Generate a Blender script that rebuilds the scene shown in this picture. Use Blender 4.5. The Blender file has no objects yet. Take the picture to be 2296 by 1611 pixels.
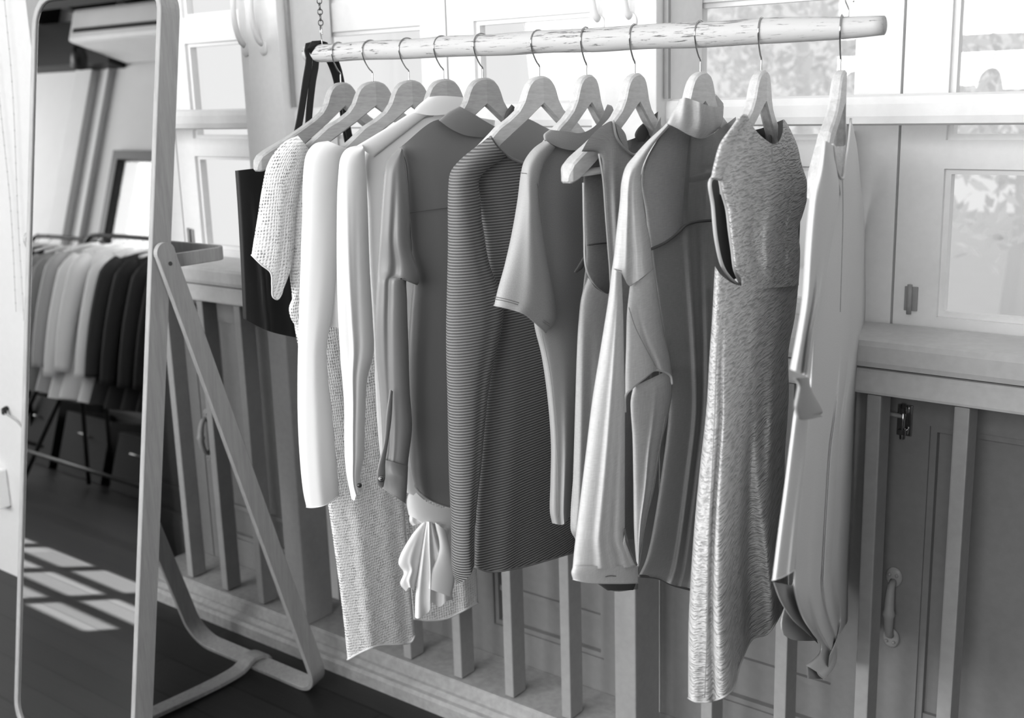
import bpy, bmesh, math, random
import numpy as np
from mathutils import Vector, Matrix
random.seed(7)
S = bpy.context.scene
COL = S.collection
PI = math.pi

# ------------------------------------------------------------------ camera
W_, H_ = 2296, 1611
FPX = 2590.0
CX, CY = 1148.0, 805.5
def _nrm(v): return v/np.linalg.norm(v)
_dn = _nrm(np.array([1480-CX, 12000-CY, FPX]))
_a = np.array([-2200-CX, 305-CY, FPX]); _a = _nrm(_a-_a.dot(_dn)*_dn)
_X, _Z = -_a, -_dn
_Y = np.cross(_Z, _X)
RM = np.stack([_X, _Y, _Z])
CAM = np.array([0.0, 0.0, 1.5])
def ray(px, py): return RM @ np.array([px-CX, py-CY, FPX])
cd = bpy.data.cameras.new('camera'); cam = bpy.data.objects.new('camera', cd); COL.objects.link(cam)
r_, u_, b_ = RM[:, 0], -RM[:, 1], -RM[:, 2]
cam.matrix_world = Matrix(((r_[0], u_[0], b_[0], CAM[0]), (r_[1], u_[1], b_[1], CAM[1]), (r_[2], u_[2], b_[2], CAM[2]), (0, 0, 0, 1)))
cd.sensor_width = 36; cd.lens = 36*FPX/W_
cd.clip_start = .05; cd.clip_end = 200
cd.dof.use_dof = True; cd.dof.focus_distance = 1.85; cd.dof.aperture_fstop = 5.0
S.camera = cam

# ------------------------------------------------------------------ world, sun, window and fill light, exposure
S.view_settings.view_transform = 'Standard'; S.view_settings.look = 'None'
S.view_settings.gamma = 1; S.view_settings.use_curve_mapping = False
S.view_settings.exposure = 0.0
wd = bpy.data.worlds.new('sky'); S.world = wd; wd.use_nodes = True
nt = wd.node_tree; bg = nt.nodes['Background']
bg.inputs[0].default_value = (1, 1, 1, 1); bg.inputs[1].default_value = 0.90
def light(name, kind, loc, energy, rot=(0, 0, 0), size=None):
    l = bpy.data.lights.new(name, kind); o = bpy.data.objects.new(name, l); COL.objects.link(o)
    o.location = loc; o.rotation_euler = rot; l.energy = energy
    if kind == 'AREA': l.shape = 'RECTANGLE'; l.size, l.size_y = size
    return o
# the sunbeam is a spot lamp shining through the added roof window
sun = light('sunbeam', 'SPOT', (-4.2, -5.0, 13.6), 160000, (math.radians(20.3), 0, 0)); sun.data.spot_size = math.radians(16); sun.data.spot_blend = .1; sun.data.shadow_soft_size = .05
# daylight coming in through the first two rear windows (the lamps fill the window openings)
REARWIN = [(-4.9, -3.3, 1.3, 3.0), (-2.7, -1.1, 1.3, 3.0), (-.6, 1.0, 1.3, 3.0)]  # third opening is unseen, added to brighten the right-hand side
LEFTFILL = (-1.6, 1.2, .8, 2.9)
light('window_and_fill_light', 'AREA', (-10.52, (LEFTFILL[0]+LEFTFILL[1])/2, (LEFTFILL[2]+LEFTFILL[3])/2), 170, (0, -PI/2, 0), (LEFTFILL[3]-LEFTFILL[2], LEFTFILL[1]-LEFTFILL[0]))  # unseen opening and lamp, added to brighten the far end of the room
for i, (x0, x1, z0, z1) in enumerate(REARWIN):
    light('window_and_fill_light', 'AREA', ((x0+x1)/2, -2.16, (z0+z1)/2), (90, 108, 100)[i], (PI/2, 0, 0), (x1-x0, z1-z0))

# ------------------------------------------------------------------ materials
def new_mat(name):
    m = bpy.data.materials.new(name); m.use_nodes = True
    n = m.node_tree.nodes; l = m.node_tree.links
    return m, n, l, n['Principled BSDF']
def mixc(n, l, fac, a, b, clamp=True):
    x = n.new('ShaderNodeMix'); x.data_type = 'RGBA'
    if isinstance(fac, (int, float)): x.inputs[0].default_value = fac
    else: l.new(fac, x.inputs[0])
    for i, c in ((6, a), (7, b)):
        if isinstance(c, (int, float)): x.inputs[i].default_value = (c, c, c, 1)
        else: l.new(c, x.inputs[i])
    return x.outputs[2]
def mathn(n, l, op, a, b=0.0, c=None):
    x = n.new('ShaderNodeMath'); x.operation = op
    for i, v in enumerate((a, b) if c is None else (a, b, c)):
        if isinstance(v, (int, float)): x.inputs[i].default_value = v
        else: l.new(v, x.inputs[i])
    return x.outputs[0]
def coords(n, l, kind='Object', scale=(1, 1, 1), rot=(0, 0, 0)):
    t = n.new('ShaderNodeTexCoord'); mp = n.new('ShaderNodeMapping')
    mp.inputs['Scale'].default_value = scale; mp.inputs['Rotation'].default_value = rot
    l.new(t.outputs[kind], mp.inputs[0]); return mp.outputs[0]
def noise(n, l, vec, scale, detail=3, rough=.5, dist=0):
    x = n.new('ShaderNodeTexNoise'); x.inputs['Scale'].default_value = scale; x.inputs['Detail'].default_value = detail
    x.inputs['Roughness'].default_value = rough; x.inputs['Distortion'].default_value = dist
    l.new(vec, x.inputs['Vector']); return x.outputs[0]
def ramp(n, l, fac, a, b, va=0.0, vb=1.0):
    x = n.new('ShaderNodeMapRange'); l.new(fac, x.inputs[0])
    x.inputs[1].default_value = a; x.inputs[2].default_value = b; x.inputs[3].default_value = va; x.inputs[4].default_value = vb
    return x.outputs[0]
def bump(n, l, b, h, strength, dist):
    x = n.new('ShaderNodeBump'); x.inputs['Strength'].default_value = strength; x.inputs['Distance'].default_value = dist
    l.new(h, x.inputs['Height']); l.new(x.outputs[0], b.inputs['Normal']); return x
def setv(b, val, rough=.6, spec=.3, metal=0.0):
    b.inputs['Base Color'].default_value = (val, val, val, 1); b.inputs['Roughness'].default_value = rough
    b.inputs['Specular IOR Level'].default_value = spec; b.inputs['Metallic'].default_value = metal
def plain(name, val, rough=.6, spec=.3, metal=0.0):
    m, n, l, b = new_mat(name); setv(b, val, rough, spec, metal); return m
def paint(name, val, wear=.12, rough=.5):
    m, n, l, b = new_mat(name); setv(b, val, rough, .35)
    v = coords(n, l); a = noise(n, l, v, 6, 4); c = noise(n, l, v, 60, 3)
    d = mathn(n, l, 'MULTIPLY', ramp(n, l, a, .3, .7), .6)
    d = mathn(n, l, 'ADD', d, mathn(n, l, 'MULTIPLY', ramp(n, l, c, .35, .65), .4))
    l.new(mixc(n, l, d, val*(1-wear), min(.95, val*(1+wear*.5))), b.inputs['Base Color'])
    bump(n, l, b, c, .25, .002); return m
def wood(name, dark, lite, stretch=(1, 1, 12), rough=.45, sc=14, bmp=.1):
    # grain runs along the axis with the smallest scale
    m, n, l, b = new_mat(name); setv(b, lite, rough, .35)
    v = coords(n, l, 'Object', stretch)
    a = noise(n, l, v, sc, 4, .6, .6); w = noise(n, l, v, sc*5, 2)
    f = mathn(n, l, 'ADD', mathn(n, l, 'MULTIPLY', ramp(n, l, a, .3, .7), .7), mathn(n, l, 'MULTIPLY', ramp(n, l, w, .3, .7), .3))
    l.new(mixc(n, l, f, dark, lite), b.inputs['Base Color']); bump(n, l, b, w, bmp, .001); return m
M = {}
M['paint_white'] = paint('white_paint', .80, .05)
M['paint_rail'] = paint('cream_rail_paint', .54, .12)
M['paint_bar'] = paint('pale_grey_paint', .30, .12)
M['paint_bottom'] = paint('worn_grey_paint', .31, .3)
M['paint_door_shaded'] = paint('shaded_door_paint', .20, .1)  # lower leaves get less light; that shade is put into this colour
M['wall'] = paint('wall_white', .54, .04, .8)
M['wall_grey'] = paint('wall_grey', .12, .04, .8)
M['ceil_white'] = paint('ceiling_white', .7, .04, .8)
M['black'] = plain('black_paint', .012, .5)
M['hanger'] = wood('hanger_wood', .42, .62, (18, 2.2, 18), .4, 5)
M['hanger_dark'] = wood('brown_hanger_wood', .28, .44, (18, 2.2, 18), .4, 5)
M['mirror_wood'] = wood('ash_wood', .27, .38, (9, 9, .7), .5, 9)
M['metal'] = plain('chrome', .38, .18, .5, 1.0)
M['metal_dark'] = plain('dark_steel', .12, .35, .5, .9)
M['leather'] = plain('black_leather', .008, .42, .3)
# distressed white pole
m, n, l, b = new_mat('flaking_white_paint'); setv(b, .7, .55, .3)
v = coords(n, l, 'Object', (1.6, 22, 22)); a = noise(n, l, v, 15, 6, .72, .5)
v2 = coords(n, l, 'Object', (1, 1, 1)); zone = noise(n, l, v2, 5, 2)
sx = n.new('ShaderNodeSeparateXYZ'); tc = n.new('ShaderNodeTexCoord'); l.new(tc.outputs['Object'], sx.inputs[0])
up = ramp(n, l, sx.outputs[2], -.005, .018, 0, .045)
th = mathn(n, l, 'ADD', mathn(n, l, 'ADD', a, mathn(n, l, 'MULTIPLY', zone, .12)), up)
k = ramp(n, l, th, .655, .70)
l.new(mixc(n, l, k, .46, .08), b.inputs['Base Color'])
bump(n, l, b, mathn(n, l, 'MULTIPLY', k, -1.0), .4, .001); M['pole'] = m
# floor planks
m, n, l, b = new_mat('dark_floorboards'); setv(b, .03, .42, .3)
v = coords(n, l, 'Object', (1, 1, 1))
br = n.new('ShaderNodeTexBrick'); l.new(v, br.inputs['Vector'])
br.inputs['Scale'].default_value = 1; br.inputs['Brick Width'].default_value = 1.9; br.inputs['Row Height'].default_value = .13
br.inputs['Mortar Size'].default_value = .004; br.offset = .37
br.inputs['Color1'].default_value = (.016,)*3+(1,); br.inputs['Color2'].default_value = (.026,)*3+(1,); br.inputs['Mortar'].default_value = (.008,)*3+(1,)
g = noise(n, l, coords(n, l, 'Object', (1.5, 18, 1)), 4, 5, .6)
l.new(mixc(n, l, mathn(n, l, 'MULTIPLY', g, .6), br.outputs[0], .010), b.inputs['Base Color'])
bump(n, l, b, g, .15, .002); M['floor'] = m
# glass
m, n, l, b = new_mat('window_glass'); n.remove(b)
o = n['Material Output']; tr = n.new('ShaderNodeBsdfTransparent'); gl = n.new('ShaderNodeBsdfGlossy'); gl.inputs['Roughness'].default_value = .02
mx = n.new('ShaderNodeMixShader'); mx.inputs[0].default_value = .05
l.new(tr.outputs[0], mx.inputs[1]); l.new(gl.outputs[0], mx.inputs[2]); l.new(mx.outputs[0], o.inputs[0]); M['glass'] = m
M['mirror'] = plain('mirror_silver', .9, .0, .5, 1.0)
M['foliage'] = plain('glare_pale_foliage', .62, .8, .1)

def cloth(name, val, kind='smooth', transl=.0, clear=0.0, rough=.8, sheen=0.0, bs=.35, spec=.15):
    m, n, l, b = new_mat(name); setv(b, val, rough, spec)
    b.inputs['Sheen Weight'].default_value = sheen
    out = n['Material Output']; alpha = None
    uv = lambda sc: coords(n, l, 'UV', sc)
    if kind == 'smooth':
        h = noise(n, l, uv((1, 1, 1)), 900, 2); bump(n, l, b, h, bs*.4, .0006)
    elif kind == 'fleece':
        h = noise(n, l, uv((1, 1, 1)), 700, 4, .7)
        l.new(mixc(n, l, ramp(n, l, h, .35, .65), val*.86, val*1.1), b.inputs['Base Color']); bump(n, l, b, h, bs, .001)
    elif kind == 'linen':
        a = noise(n, l, uv((60, 900, 1)), 1, 3); c = noise(n, l, uv((900, 50, 1)), 1, 3)
        h = mathn(n, l, 'ADD', a, c)
        l.new(mixc(n, l, ramp(n, l, h, .7, 1.3), val*.85, val*1.12), b.inputs['Base Color']); bump(n, l, b, h, bs, .0006)
    elif kind == 'rib':
        t = n.new('ShaderNodeSeparateXYZ'); l.new(uv((1, 1, 1)), t.inputs[0])
        s = mathn(n, l, 'SINE', mathn(n, l, 'MULTIPLY', t.outputs[1], 2*PI/.0046))
        nz = noise(n, l, uv((1, 1, 1)), 600, 2)
        h = mathn(n, l, 'ADD', mathn(n, l, 'MULTIPLY', s, .5), mathn(n, l, 'MULTIPLY', nz, .35))
        l.new(mixc(n, l, ramp(n, l, h, -.45, .55), val*.35, val*1.3), b.inputs['Base Color']); bump(n, l, b, h, 1.0, .0016)  # shade between the ribs is put into the colour too
    elif kind == 'crinkle':
        wv = noise(n, l, uv((1, 1, 1)), 40, 2)
        sp = n.new('ShaderNodeSeparateXYZ'); l.new(uv((1, 1, 1)), sp.inputs[0])
        cb = n.new('ShaderNodeCombineXYZ'); l.new(sp.outputs[0], cb.inputs[0])
        l.new(mathn(n, l, 'ADD', sp.outputs[1], mathn(n, l, 'MULTIPLY', wv, .006)), cb.inputs[1])
        def lay(sc, d):
            mp = n.new('ShaderNodeMapping'); mp.inputs['Scale'].default_value = sc; l.new(cb.outputs[0], mp.inputs[0])
            return noise(n, l, mp.outputs[0], 1, d, .5, .2)
        h = ramp(n, l, lay((34, 330, 1), 2), .34, .64); h2 = ramp(n, l, lay((14, 120, 1), 1), .3, .7)
        rd = mathn(n, l, 'ADD', mathn(n, l, 'MULTIPLY', h, .75), mathn(n, l, 'MULTIPLY', h2, .25))
        l.new(mixc(n, l, ramp(n, l, rd, .1, .6), val*.66, val*1.08), b.inputs['Base Color']); bump(n, l, b, rd, 1.0, .0022)  # light ridges and shaded hollows are put into the colour too
    elif kind == 'knit':
        vo = n.new('ShaderNodeTexVoronoi'); vo.inputs['Scale'].default_value = 1; vo.inputs['Randomness'].default_value = .22
        l.new(uv((225, 175, 1)), vo.inputs['Vector'])
        sp = n.new('ShaderNodeSeparateXYZ'); l.new(uv((1, 1, 1)), sp.inputs[0])
        col_ = mathn(n, l, 'SINE', mathn(n, l, 'ADD', mathn(n, l, 'MULTIPLY', sp.outputs[0], 2*PI/.034), mathn(n, l, 'MULTIPLY', mathn(n, l, 'SINE', mathn(n, l, 'MULTIPLY', sp.outputs[1], 2*PI/.05)), 1.1)))
        nz = noise(n, l, uv((1, 1, 1)), 40, 2)
        lim = mathn(n, l, 'ADD', mathn(n, l, 'MULTIPLY', col_, .17), mathn(n, l, 'MULTIPLY', nz, .30))
        hole = mathn(n, l, 'LESS_THAN', vo.outputs['Distance'], lim)
        big = mathn(n, l, 'GREATER_THAN', nz, .40)
        alpha = mathn(n, l, 'SUBTRACT', 1.0, mathn(n, l, 'MULTIPLY', hole, mathn(n, l, 'MULTIPLY', big, .8)))
        h = ramp(n, l, vo.outputs['Distance'], 0, .5)
        l.new(mixc(n, l, h, val*.72, val), b.inputs['Base Color'])
        bump(n, l, b, h, .9, .0018)
    elif kind == 'satin':
        h = noise(n, l, uv((1, 1, 1)), 1200, 1); bump(n, l, b, h, .1, .0004)
    sh = b.outputs[0]
    if transl > 0:
        t = n.new('ShaderNodeBsdfTranslucent'); t.inputs[0].default_value = (val, val, val, 1)
        x = n.new('ShaderNodeMixShader'); x.inputs[0].default_value = transl
        l.new(sh, x.inputs[1]); l.new(t.outputs[0], x.inputs[2]); sh = x.outputs[0]
    if clear > 0 or alpha is not None:
        t = n.new('ShaderNodeBsdfTransparent'); x = n.new('ShaderNodeMixShader')
        if alpha is not None:
            l.new(alpha, x.inputs[0]); l.new(t.outputs[0], x.inputs[1]); l.new(sh, x.inputs[2])
        else:
            x.inputs[0].default_value = clear; l.new(sh, x.inputs[1]); l.new(t.outputs[0], x.inputs[2])
        sh = x.outputs[0]
    l.new(sh, out.inputs[0]); return m

# ------------------------------------------------------------------ object helpers
def tag(o, label=None, cat=None, group=None, kind=None):
    if label: o['label'] = label
    if cat: o['category'] = cat
    if group: o['group'] = group
    if kind: o['kind'] = kind
    return o
def empty(name, loc, label=None, cat=None, group=None, kind=None):
    o = bpy.data.objects.new(name, None); o.empty_display_size = .05; COL.objects.link(o); o.location = loc
    return tag(o, label, cat, group, kind)
def link(name, bm, mat, parent=None, smooth=False, uvs=None):
    me = bpy.data.meshes.new(name); bm.normal_update(); bm.to_mesh(me); bm.free()
    if smooth:
        for p in me.polygons: p.use_smooth = True
    me.materials.append(mat)
    o = bpy.data.objects.new(name, me); COL.objects.link(o)
    if parent:
        o.parent = parent
        # geometry is written in world coordinates: bring it into the parent's frame
        me.transform(Matrix.Translation(-Vector(parent_origin(parent))))
    return o
def parent_origin(p):
    v = Vector((0, 0, 0))
    while p: v += p.location; p = p.parent
    return v
def box(bm, x0, x1, y0, y1, z0, z1, bev=0.0):
    g = bmesh.ops.create_cube(bm, size=1)
    bmesh.ops.transform(bm, matrix=Matrix.Translation(((x0+x1)/2, (y0+y1)/2, (z0+z1)/2)) @ Matrix.Diagonal((x1-x0, y1-y0, z1-z0, 1)), verts=g['verts'])
    if bev:
        es = list({e for v in g['verts'] for e in v.link_edges})
        bmesh.ops.bevel(bm, geom=es, offset=bev, segments=2, affect='EDGES', profile=.6)
def boxo(name, mat, parent, *a, bev=0.0, **k):
    bm = bmesh.new(); box(bm, *a, bev=bev); return link(name, bm, mat, parent)
def tube(bm, pts, r, seg=10, closed=False, cap=True):
    pts = [Vector(p) for p in pts]; n = len(pts); rings = []
    rr = r if hasattr(r, '__len__') else [r]*n
    prev = None
    for i, p in enumerate(pts):
        if closed: t = pts[(i+1) % n]-pts[i-1]
        else: t = pts[min(i+1, n-1)]-pts[max(i-1, 0)]
        t.normalize()
        if prev is None: u = t.orthogonal().normalized()
        else:
            u = prev-t*prev.dot(t)
            u = u.normalized() if u.length > 1e-6 else t.orthogonal().normalized()
        prev = u; w = t.cross(u)
        rings.append([bm.verts.new(p+(u*math.cos(2*PI*j/seg)+w*math.sin(2*PI*j/seg))*rr[i]) for j in range(seg)])
    m = n if closed else n-1
    for i in range(m):
        A, B = rings[i], rings[(i+1) % n]
        for j in range(seg):
            bm.faces.new((A[j], A[(j+1) % seg], B[(j+1) % seg], B[j]))
    if cap and not closed:
        bm.faces.new(rings[0][::-1]); bm.faces.new(rings[-1])
def strip(bm, pts, wdirs, ndirs, w, t, taper=None):
    """a bent lath: rectangular section w x t swept along pts"""
    rings = []
    for i, p in enumerate(pts):
        p = Vector(p); a = Vector(wdirs[i]).normalized()*w/2; b = Vector(ndirs[i]).normalized()*t/2
        c = .0015
        ac, bc = a*(1-2*c/w), b*(1-2*c/t)
        rings.append([bm.verts.new(p+q) for q in (a+bc, ac+b, -ac+b, -a+bc, -a-bc, -ac-b, ac-b, a-bc)])
    for A, B in zip(rings[:-1], rings[1:]):
        for j in range(8): bm.faces.new((A[j], A[(j+1) % 8], B[(j+1) % 8], B[j]))
    bm.faces.new(rings[0][::-1]); bm.faces.new(rings[-1])
def catmull(P, n):
    """resample a polyline by arc length through a Catmull-Rom curve"""
    P = np.array(P, float)
    if len(P) == 2:
        return P[0]+(P[1]-P[0])*np.linspace(0, 1, n)[:, None]
    Q = np.vstack([2*P[0]-P[1], P, 2*P[-1]-P[-2]]); out = []
    for i in range(1, len(Q)-2):
        p0, p1, p2, p3 = Q[i-1:i+3]
        for t in np.linspace(0, 1, 14, endpoint=False):
            d01, d12, d23 = [max(1e-6, np.linalg.norm(b-a))**.5 for a, b in ((p0, p1), (p1, p2), (p2, p3))]
            m1 = (p2-p1)+d12*((p1-p0)/d01-(p2-p0)/(d01+d12)); m2 = (p2-p1)+d12*((p3-p2)/d23-(p3-p1)/(d12+d23))
            t2, t3 = t*t, t**3
            out.append((2*t3-3*t2+1)*p1+(t3-2*t2+t)*m1+(-2*t3+3*t2)*p2+(t3-t2)*m2)
    out.append(P[-1]); out = np.array(out)
    L = np.concatenate([[0], np.cumsum(np.linalg.norm(np.diff(out, axis=0), axis=1))])
    s = np.linspace(0, L[-1], n)
    return np.stack([np.interp(s, L, out[:, k]) for k in range(out.shape[1])], 1)

# ------------------------------------------------------------------ setting: floor, walls, ceiling
def struct(name, mat, *boxes, bev=0.0):
    bm = bmesh.new()
    for b in boxes: box(bm, *b, bev=bev)
    return tag(link(name, bm, mat), kind='structure')
XL, XR, YB, ZC = -10.6, 2.4, -2.2, 3.6
struct('floor', M['floor'], (XL, XR, YB-.2, 2.3, -.1, 0))
# unseen skylight opening, added to shape the sun patches on the floor
SK = (-4.85, -3.55, -1.42, -.90)
struct('ceiling', M['ceil_white'], (-6.6, SK[0], YB-.2, 2.3, ZC, ZC+.1), (SK[1], XR, YB-.2, 2.3, ZC, ZC+.1), (SK[0], SK[1], YB-.2, SK[2], ZC, ZC+.1), (SK[0], SK[1], SK[3], 2.3, ZC, ZC+.1))
struct('trim_1', M['black'], (XL, -6.6, YB-.2, 2.3, ZC, ZC+.1), *[(x, x+.1, YB, 2.2, ZC-.25, ZC-.002) for x in (-10.1, -9.3, -8.5, -7.7, -6.9)], (XL, -6.6, -1.5, -1.38, ZC-.4, ZC-.251), (XL, -8.12, YB, YB+.15, 2.99, ZC-.252), (-8.12, -6.3, YB, YB+.15, 3.3, ZC-.252))
sk = empty('window_6', ((SK[0]+SK[1])/2, (SK[2]+SK[3])/2, ZC), kind='structure')
bm = bmesh.new()
for i in range(5):
    x = SK[0]+(SK[1]-SK[0])*i/4; box(bm, x-.03, x+.03, SK[2], SK[3], ZC+.1, ZC+.14)
for i in range(4):
    y = SK[2]+(SK[3]-SK[2])*i/3; box(bm, SK[0], SK[1], y-.025, y+.025, ZC+.1, ZC+.138)
link('added_skylight_frame', bm, M['paint_white'], sk)  # bars of the added roof window, splitting the beam into patches
wb = [(XL, REARWIN[0][0], YB-.2, YB, 0, ZC)]
def rear_wall():
    bs = []
    holes = [(-8.02, -6.8, 1.1, 2.31)]+REARWIN
    x = XL
    for (a, b, z0, z1) in holes:
        bs += [(x, a, YB-.2, YB, 0, ZC), (a, b, YB-.2, YB, 0, z0), (a, b, YB-.2, YB, z1, ZC)]; x = b
    bs.append((x, XR, YB-.2, YB, 0, ZC)); return bs
struct('wall_rear', M['wall'], *rear_wall())
struct('wall_left', M['wall'], (XL-.1, XL, YB-.2, LEFTFILL[0], 0, ZC), (XL-.1, XL, LEFTFILL[1], 2.3, 0, ZC), (XL-.1, XL, LEFTFILL[0], LEFTFILL[1], 0, LEFTFILL[2]), (XL-.1, XL, LEFTFILL[0], LEFTFILL[1], LEFTFILL[3], ZC))  # gap in this wall is added for the left fill lamp
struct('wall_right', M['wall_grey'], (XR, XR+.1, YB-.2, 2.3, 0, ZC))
struct('wall_front', M['wall'], (XL, -3.02, 1.74, 1.94, 0, ZC), (-3.02, XR, 2.0, 2.2, 2.5, ZC), (.45, XR, 2.0, 2.2, 0, 2.5))
struct('trim_2', M['wall'], (-8.72, -8.48, YB, YB+.06, 0, 2.98), (-8.31, -8.26, YB, YB+.05, 0, 2.98), bev=.01)
def window_unit(name, x0, x1, y, z0, z1, mat, fw=.06, mull=1):
    e = empty(name, ((x0+x1)/2, y, z0), kind='structure'); bm = bmesh.new()
    box(bm, x0, x1, y-.04, y+.04, z0, z0+fw); box(bm, x0, x1, y-.04, y+.04, z1-fw, z1)
    box(bm, x0, x0+fw, y-.04, y+.04, z0+fw, z1-fw); box(bm, x1-fw, x1, y-.04, y+.04, z0+fw, z1-fw)
    for k in range(1, mull+1):
        x = x0+(x1-x0)*k/(mull+1); box(bm, x-fw/2, x+fw/2, y-.035, y+.035, z0+fw, z1-fw)
    link('window_frame', bm, mat, e)
    boxo('pane', M['glass'], e, x0+fw, x1-fw, y-.003, y+.003, z0+fw, z1-fw)
window_unit('window_4', -8.02, -6.8, YB-.0, 1.1, 2.33, M['black'], .07, 0)
for i, (a, b, z0, z1) in enumerate(REARWIN): window_unit('window_%d' % (i+7), a, b, YB-.1, z0, z1, M['paint_white'], .06, 2)  # the last one is the added right-hand opening

# ------------------------------------------------------------------ double doors to the verandah (recessed behind the balustrade)
DY = 2.10
def door_handle(parent, x, y, z0, z1):
    bm = bmesh.new(); n = 14
    pts = [(x+.004*math.sin(PI*i/n), y-.030*math.sin(PI*i/n)**.45-.004, z0+(z1-z0)*i/n) for i in range(n+1)]
    tube(bm, pts, [.007+.003*math.sin(PI*i/n)+(.003 if i == 7 else 0) for i in range(n+1)], 10)
    for z, s in ((z0-.006, -1), (z1+.006, 1)):
        g = bmesh.ops.create_uvsphere(bm, u_segments=14, v_segments=8, radius=1)
        bmesh.ops.transform(bm, matrix=Matrix.Translation((x, y-.003, z)) @ Matrix.Diagonal((.017, .006, .021, 1)), verts=g['verts'])
        for dx in (-.007, .007):
            g = bmesh.ops.create_uvsphere(bm, u_segments=8, v_segments=5, radius=.0035)
            bmesh.ops.transform(bm, matrix=Matrix.Translation((x+dx, y-.009, z+s*.006)), verts=g['verts'])
    return link('handle', bm, M['paint_bar'], parent, True)
def leaf(idx, x0, x1, seam_side, handle=None):
    """one door leaf; lower half solid panelled, shade put into its grey, upper half glazed and white"""
    e = empty('door_%d' % idx, ((x0+x1)/2, DY, 0), kind='structure')
    st = .08; a, b = x0+st, x1-st
    bm = bmesh.new()
    for (p, q) in ((x0, a), (b, x1)): box(bm, p, q, DY, DY+.04, .02, 1.0)
    box(bm, a, b, DY, DY+.04, .02, .17); box(bm, a, b, DY, DY+.04, .87, 1.0)
    box(bm, a, b, DY+.022, DY+.036, .17, .87)
    box(bm, a, b, DY+.012, DY+.03, .262, .276)
    t = .012
    for q in ((a, a+t, .17, .87), (b-t, b, .17, .87), (a+t, b-t, .17, .17+t), (a+t, b-t, .87-t, .87)): box(bm, q[0], q[1], DY+.006, DY+.03, q[2], q[3])
    link('lower_panel', bm, M['paint_door_shaded'], e)
    bm = bmesh.new()
    for (p, q) in ((x0, a), (b, x1)): box(bm, p, q, DY, DY+.04, 1.0, 2.45)
    for (z0, z1) in ((1.0, 1.077), (1.345, 1.395), (1.66, 1.73), (2.37, 2.45)): box(bm, a, b, DY, DY+.04, z0, z1)
    t = .010
    for (z0, z1) in ((1.077, 1.345), (1.395, 1.66), (1.73, 2.37)):
        for q in ((a, a+t, z0, z1), (b-t, b, z0, z1), (a+t, b-t, z0, z0+t), (a+t, b-t, z1-t, z1)): box(bm, q[0], q[1], DY+.01, DY+.03, q[2], q[3])
    link('glazed_frame', bm, M['paint_white'], e)
    bm = bmesh.new()
    for (z0, z1) in ((1.077, 1.345), (1.395, 1.66), (1.73, 2.37)): box(bm, a, b, DY+.018, DY+.022, z0, z1)
    link('pane', bm, M['glass'], e)
    if handle is not None: door_handle(e, handle, DY, .432, .549)
    return e
g_ = .0025
SEAMS = [(-2.915, -.46), (-1.842, -.46), (-.765, -.46)]
k = 1
for i, (s, _) in enumerate(SEAMS):
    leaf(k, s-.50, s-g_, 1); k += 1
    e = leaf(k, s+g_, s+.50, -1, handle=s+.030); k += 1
    # slide bolts on the leaf
    bm = bmesh.new()
    for (z0, z1) in ((.845, .905),):
        box(bm, s+.022, s+.050, DY-.006, DY, z0, z1, .001)
        tube(bm, [(s+.036, DY-.014, z0-.004), (s+.036, DY-.014, z1+.004)], .005, 10)
        box(bm, s+.028, s+.044, DY-.019, DY-.005, z0+.004, z0+.014, .001); box(bm, s+.028, s+.044, DY-.019, DY-.005, z1-.014, z1-.004, .001)
    if i == 2: link('slide_bolt', bm, M['metal'], e, True); bm = bmesh.new()
    box(bm, s+.024, s+.048, DY-.005, DY, 1.085, 1.13, .001); tube(bm, [(s+.036, DY-.012, 1.08), (s+.036, DY-.012, 1.135)], .0045, 10)
    tube(bm, [(s+.036, DY-.016, .885), (s+.018, DY-.022, .888), (s+.006, DY-.024, .889)], [.004, .0045, .006], 8)
    link('slide_bolt', bm, M['paint_bar'], e, True)
struct('wall_outer', M['paint_white'], *[(s+.5, s+1.075-.5, DY-.0, DY+.06, 0, 2.5) for s, _ in SEAMS], (-.189, .45, DY, DY+.06, 0, 2.5), (-3.6, -3.418, DY, DY+.06, 0, 2.5))
# faint bolt on the left leaf of the right pair
# ------------------------------------------------------------------ balustrade in front of the doors
bal = empty('balustrade', (-1.8, 1.98, 0), 'painted timber balustrade of square posts and broad sill rail under the windows', 'balustrade')
BAYS = []
bars = [-.43, -.595, -.748, -.913, -1.077, -1.44, -1.608, -1.771, -1.943, -2.11, -2.52, -2.683, -2.85, -.28, -.13, .02]
for x in bars:
    boxo('baluster', M['paint_bar'], bal, x, x+.026, 1.95, 2.0, .085, .956, bev=.003)
for x, w in ((-2.361, .071), (-1.279, .054), (-.20, .06)):
    o = boxo('post', M['paint_bar'], bal, x-(0.0), x+w, 1.93, 2.03, .083, .956, bev=.004)
bm = bmesh.new(); box(bm, -3.015, .44, 1.945, 2.07, .957, 1.0045, bev=.006)
link('lower_rail', bm, M['paint_rail'], bal)
bm = bmesh.new(); box(bm, -3.015, .44, 1.930, 2.095, 1.008, 1.060, bev=.012)
link('sill_rail', bm, M['paint_rail'], bal)
bm = bmesh.new()
prof = [(1.895, 0), (1.895, .030), (1.902, .038), (1.912, .040), (1.922, .050), (1.930, .052), (1.936, .076), (1.942, .082), (2.098, .084), (2.098, 0)]
for x in (-3.015, .44): [bm.verts.new((x, y, z)) for y, z in prof]
bm.verts.ensure_lookup_table(); N_ = len(prof)
for i in range(N_): bm.faces.new((bm.verts[i], bm.verts[(i+1) % N_], bm.verts[N_+(i+1) % N_], bm.verts[N_+i]))
bm.faces.new([bm.verts[i] for i in range(N_)][::-1]); bm.faces.new([bm.verts[N_+i] for i in range(N_)])
bmesh.ops.recalc_face_normals(bm, faces=bm.faces)
link('bottom_rail', bm, M['paint_bottom'], bal)
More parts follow.
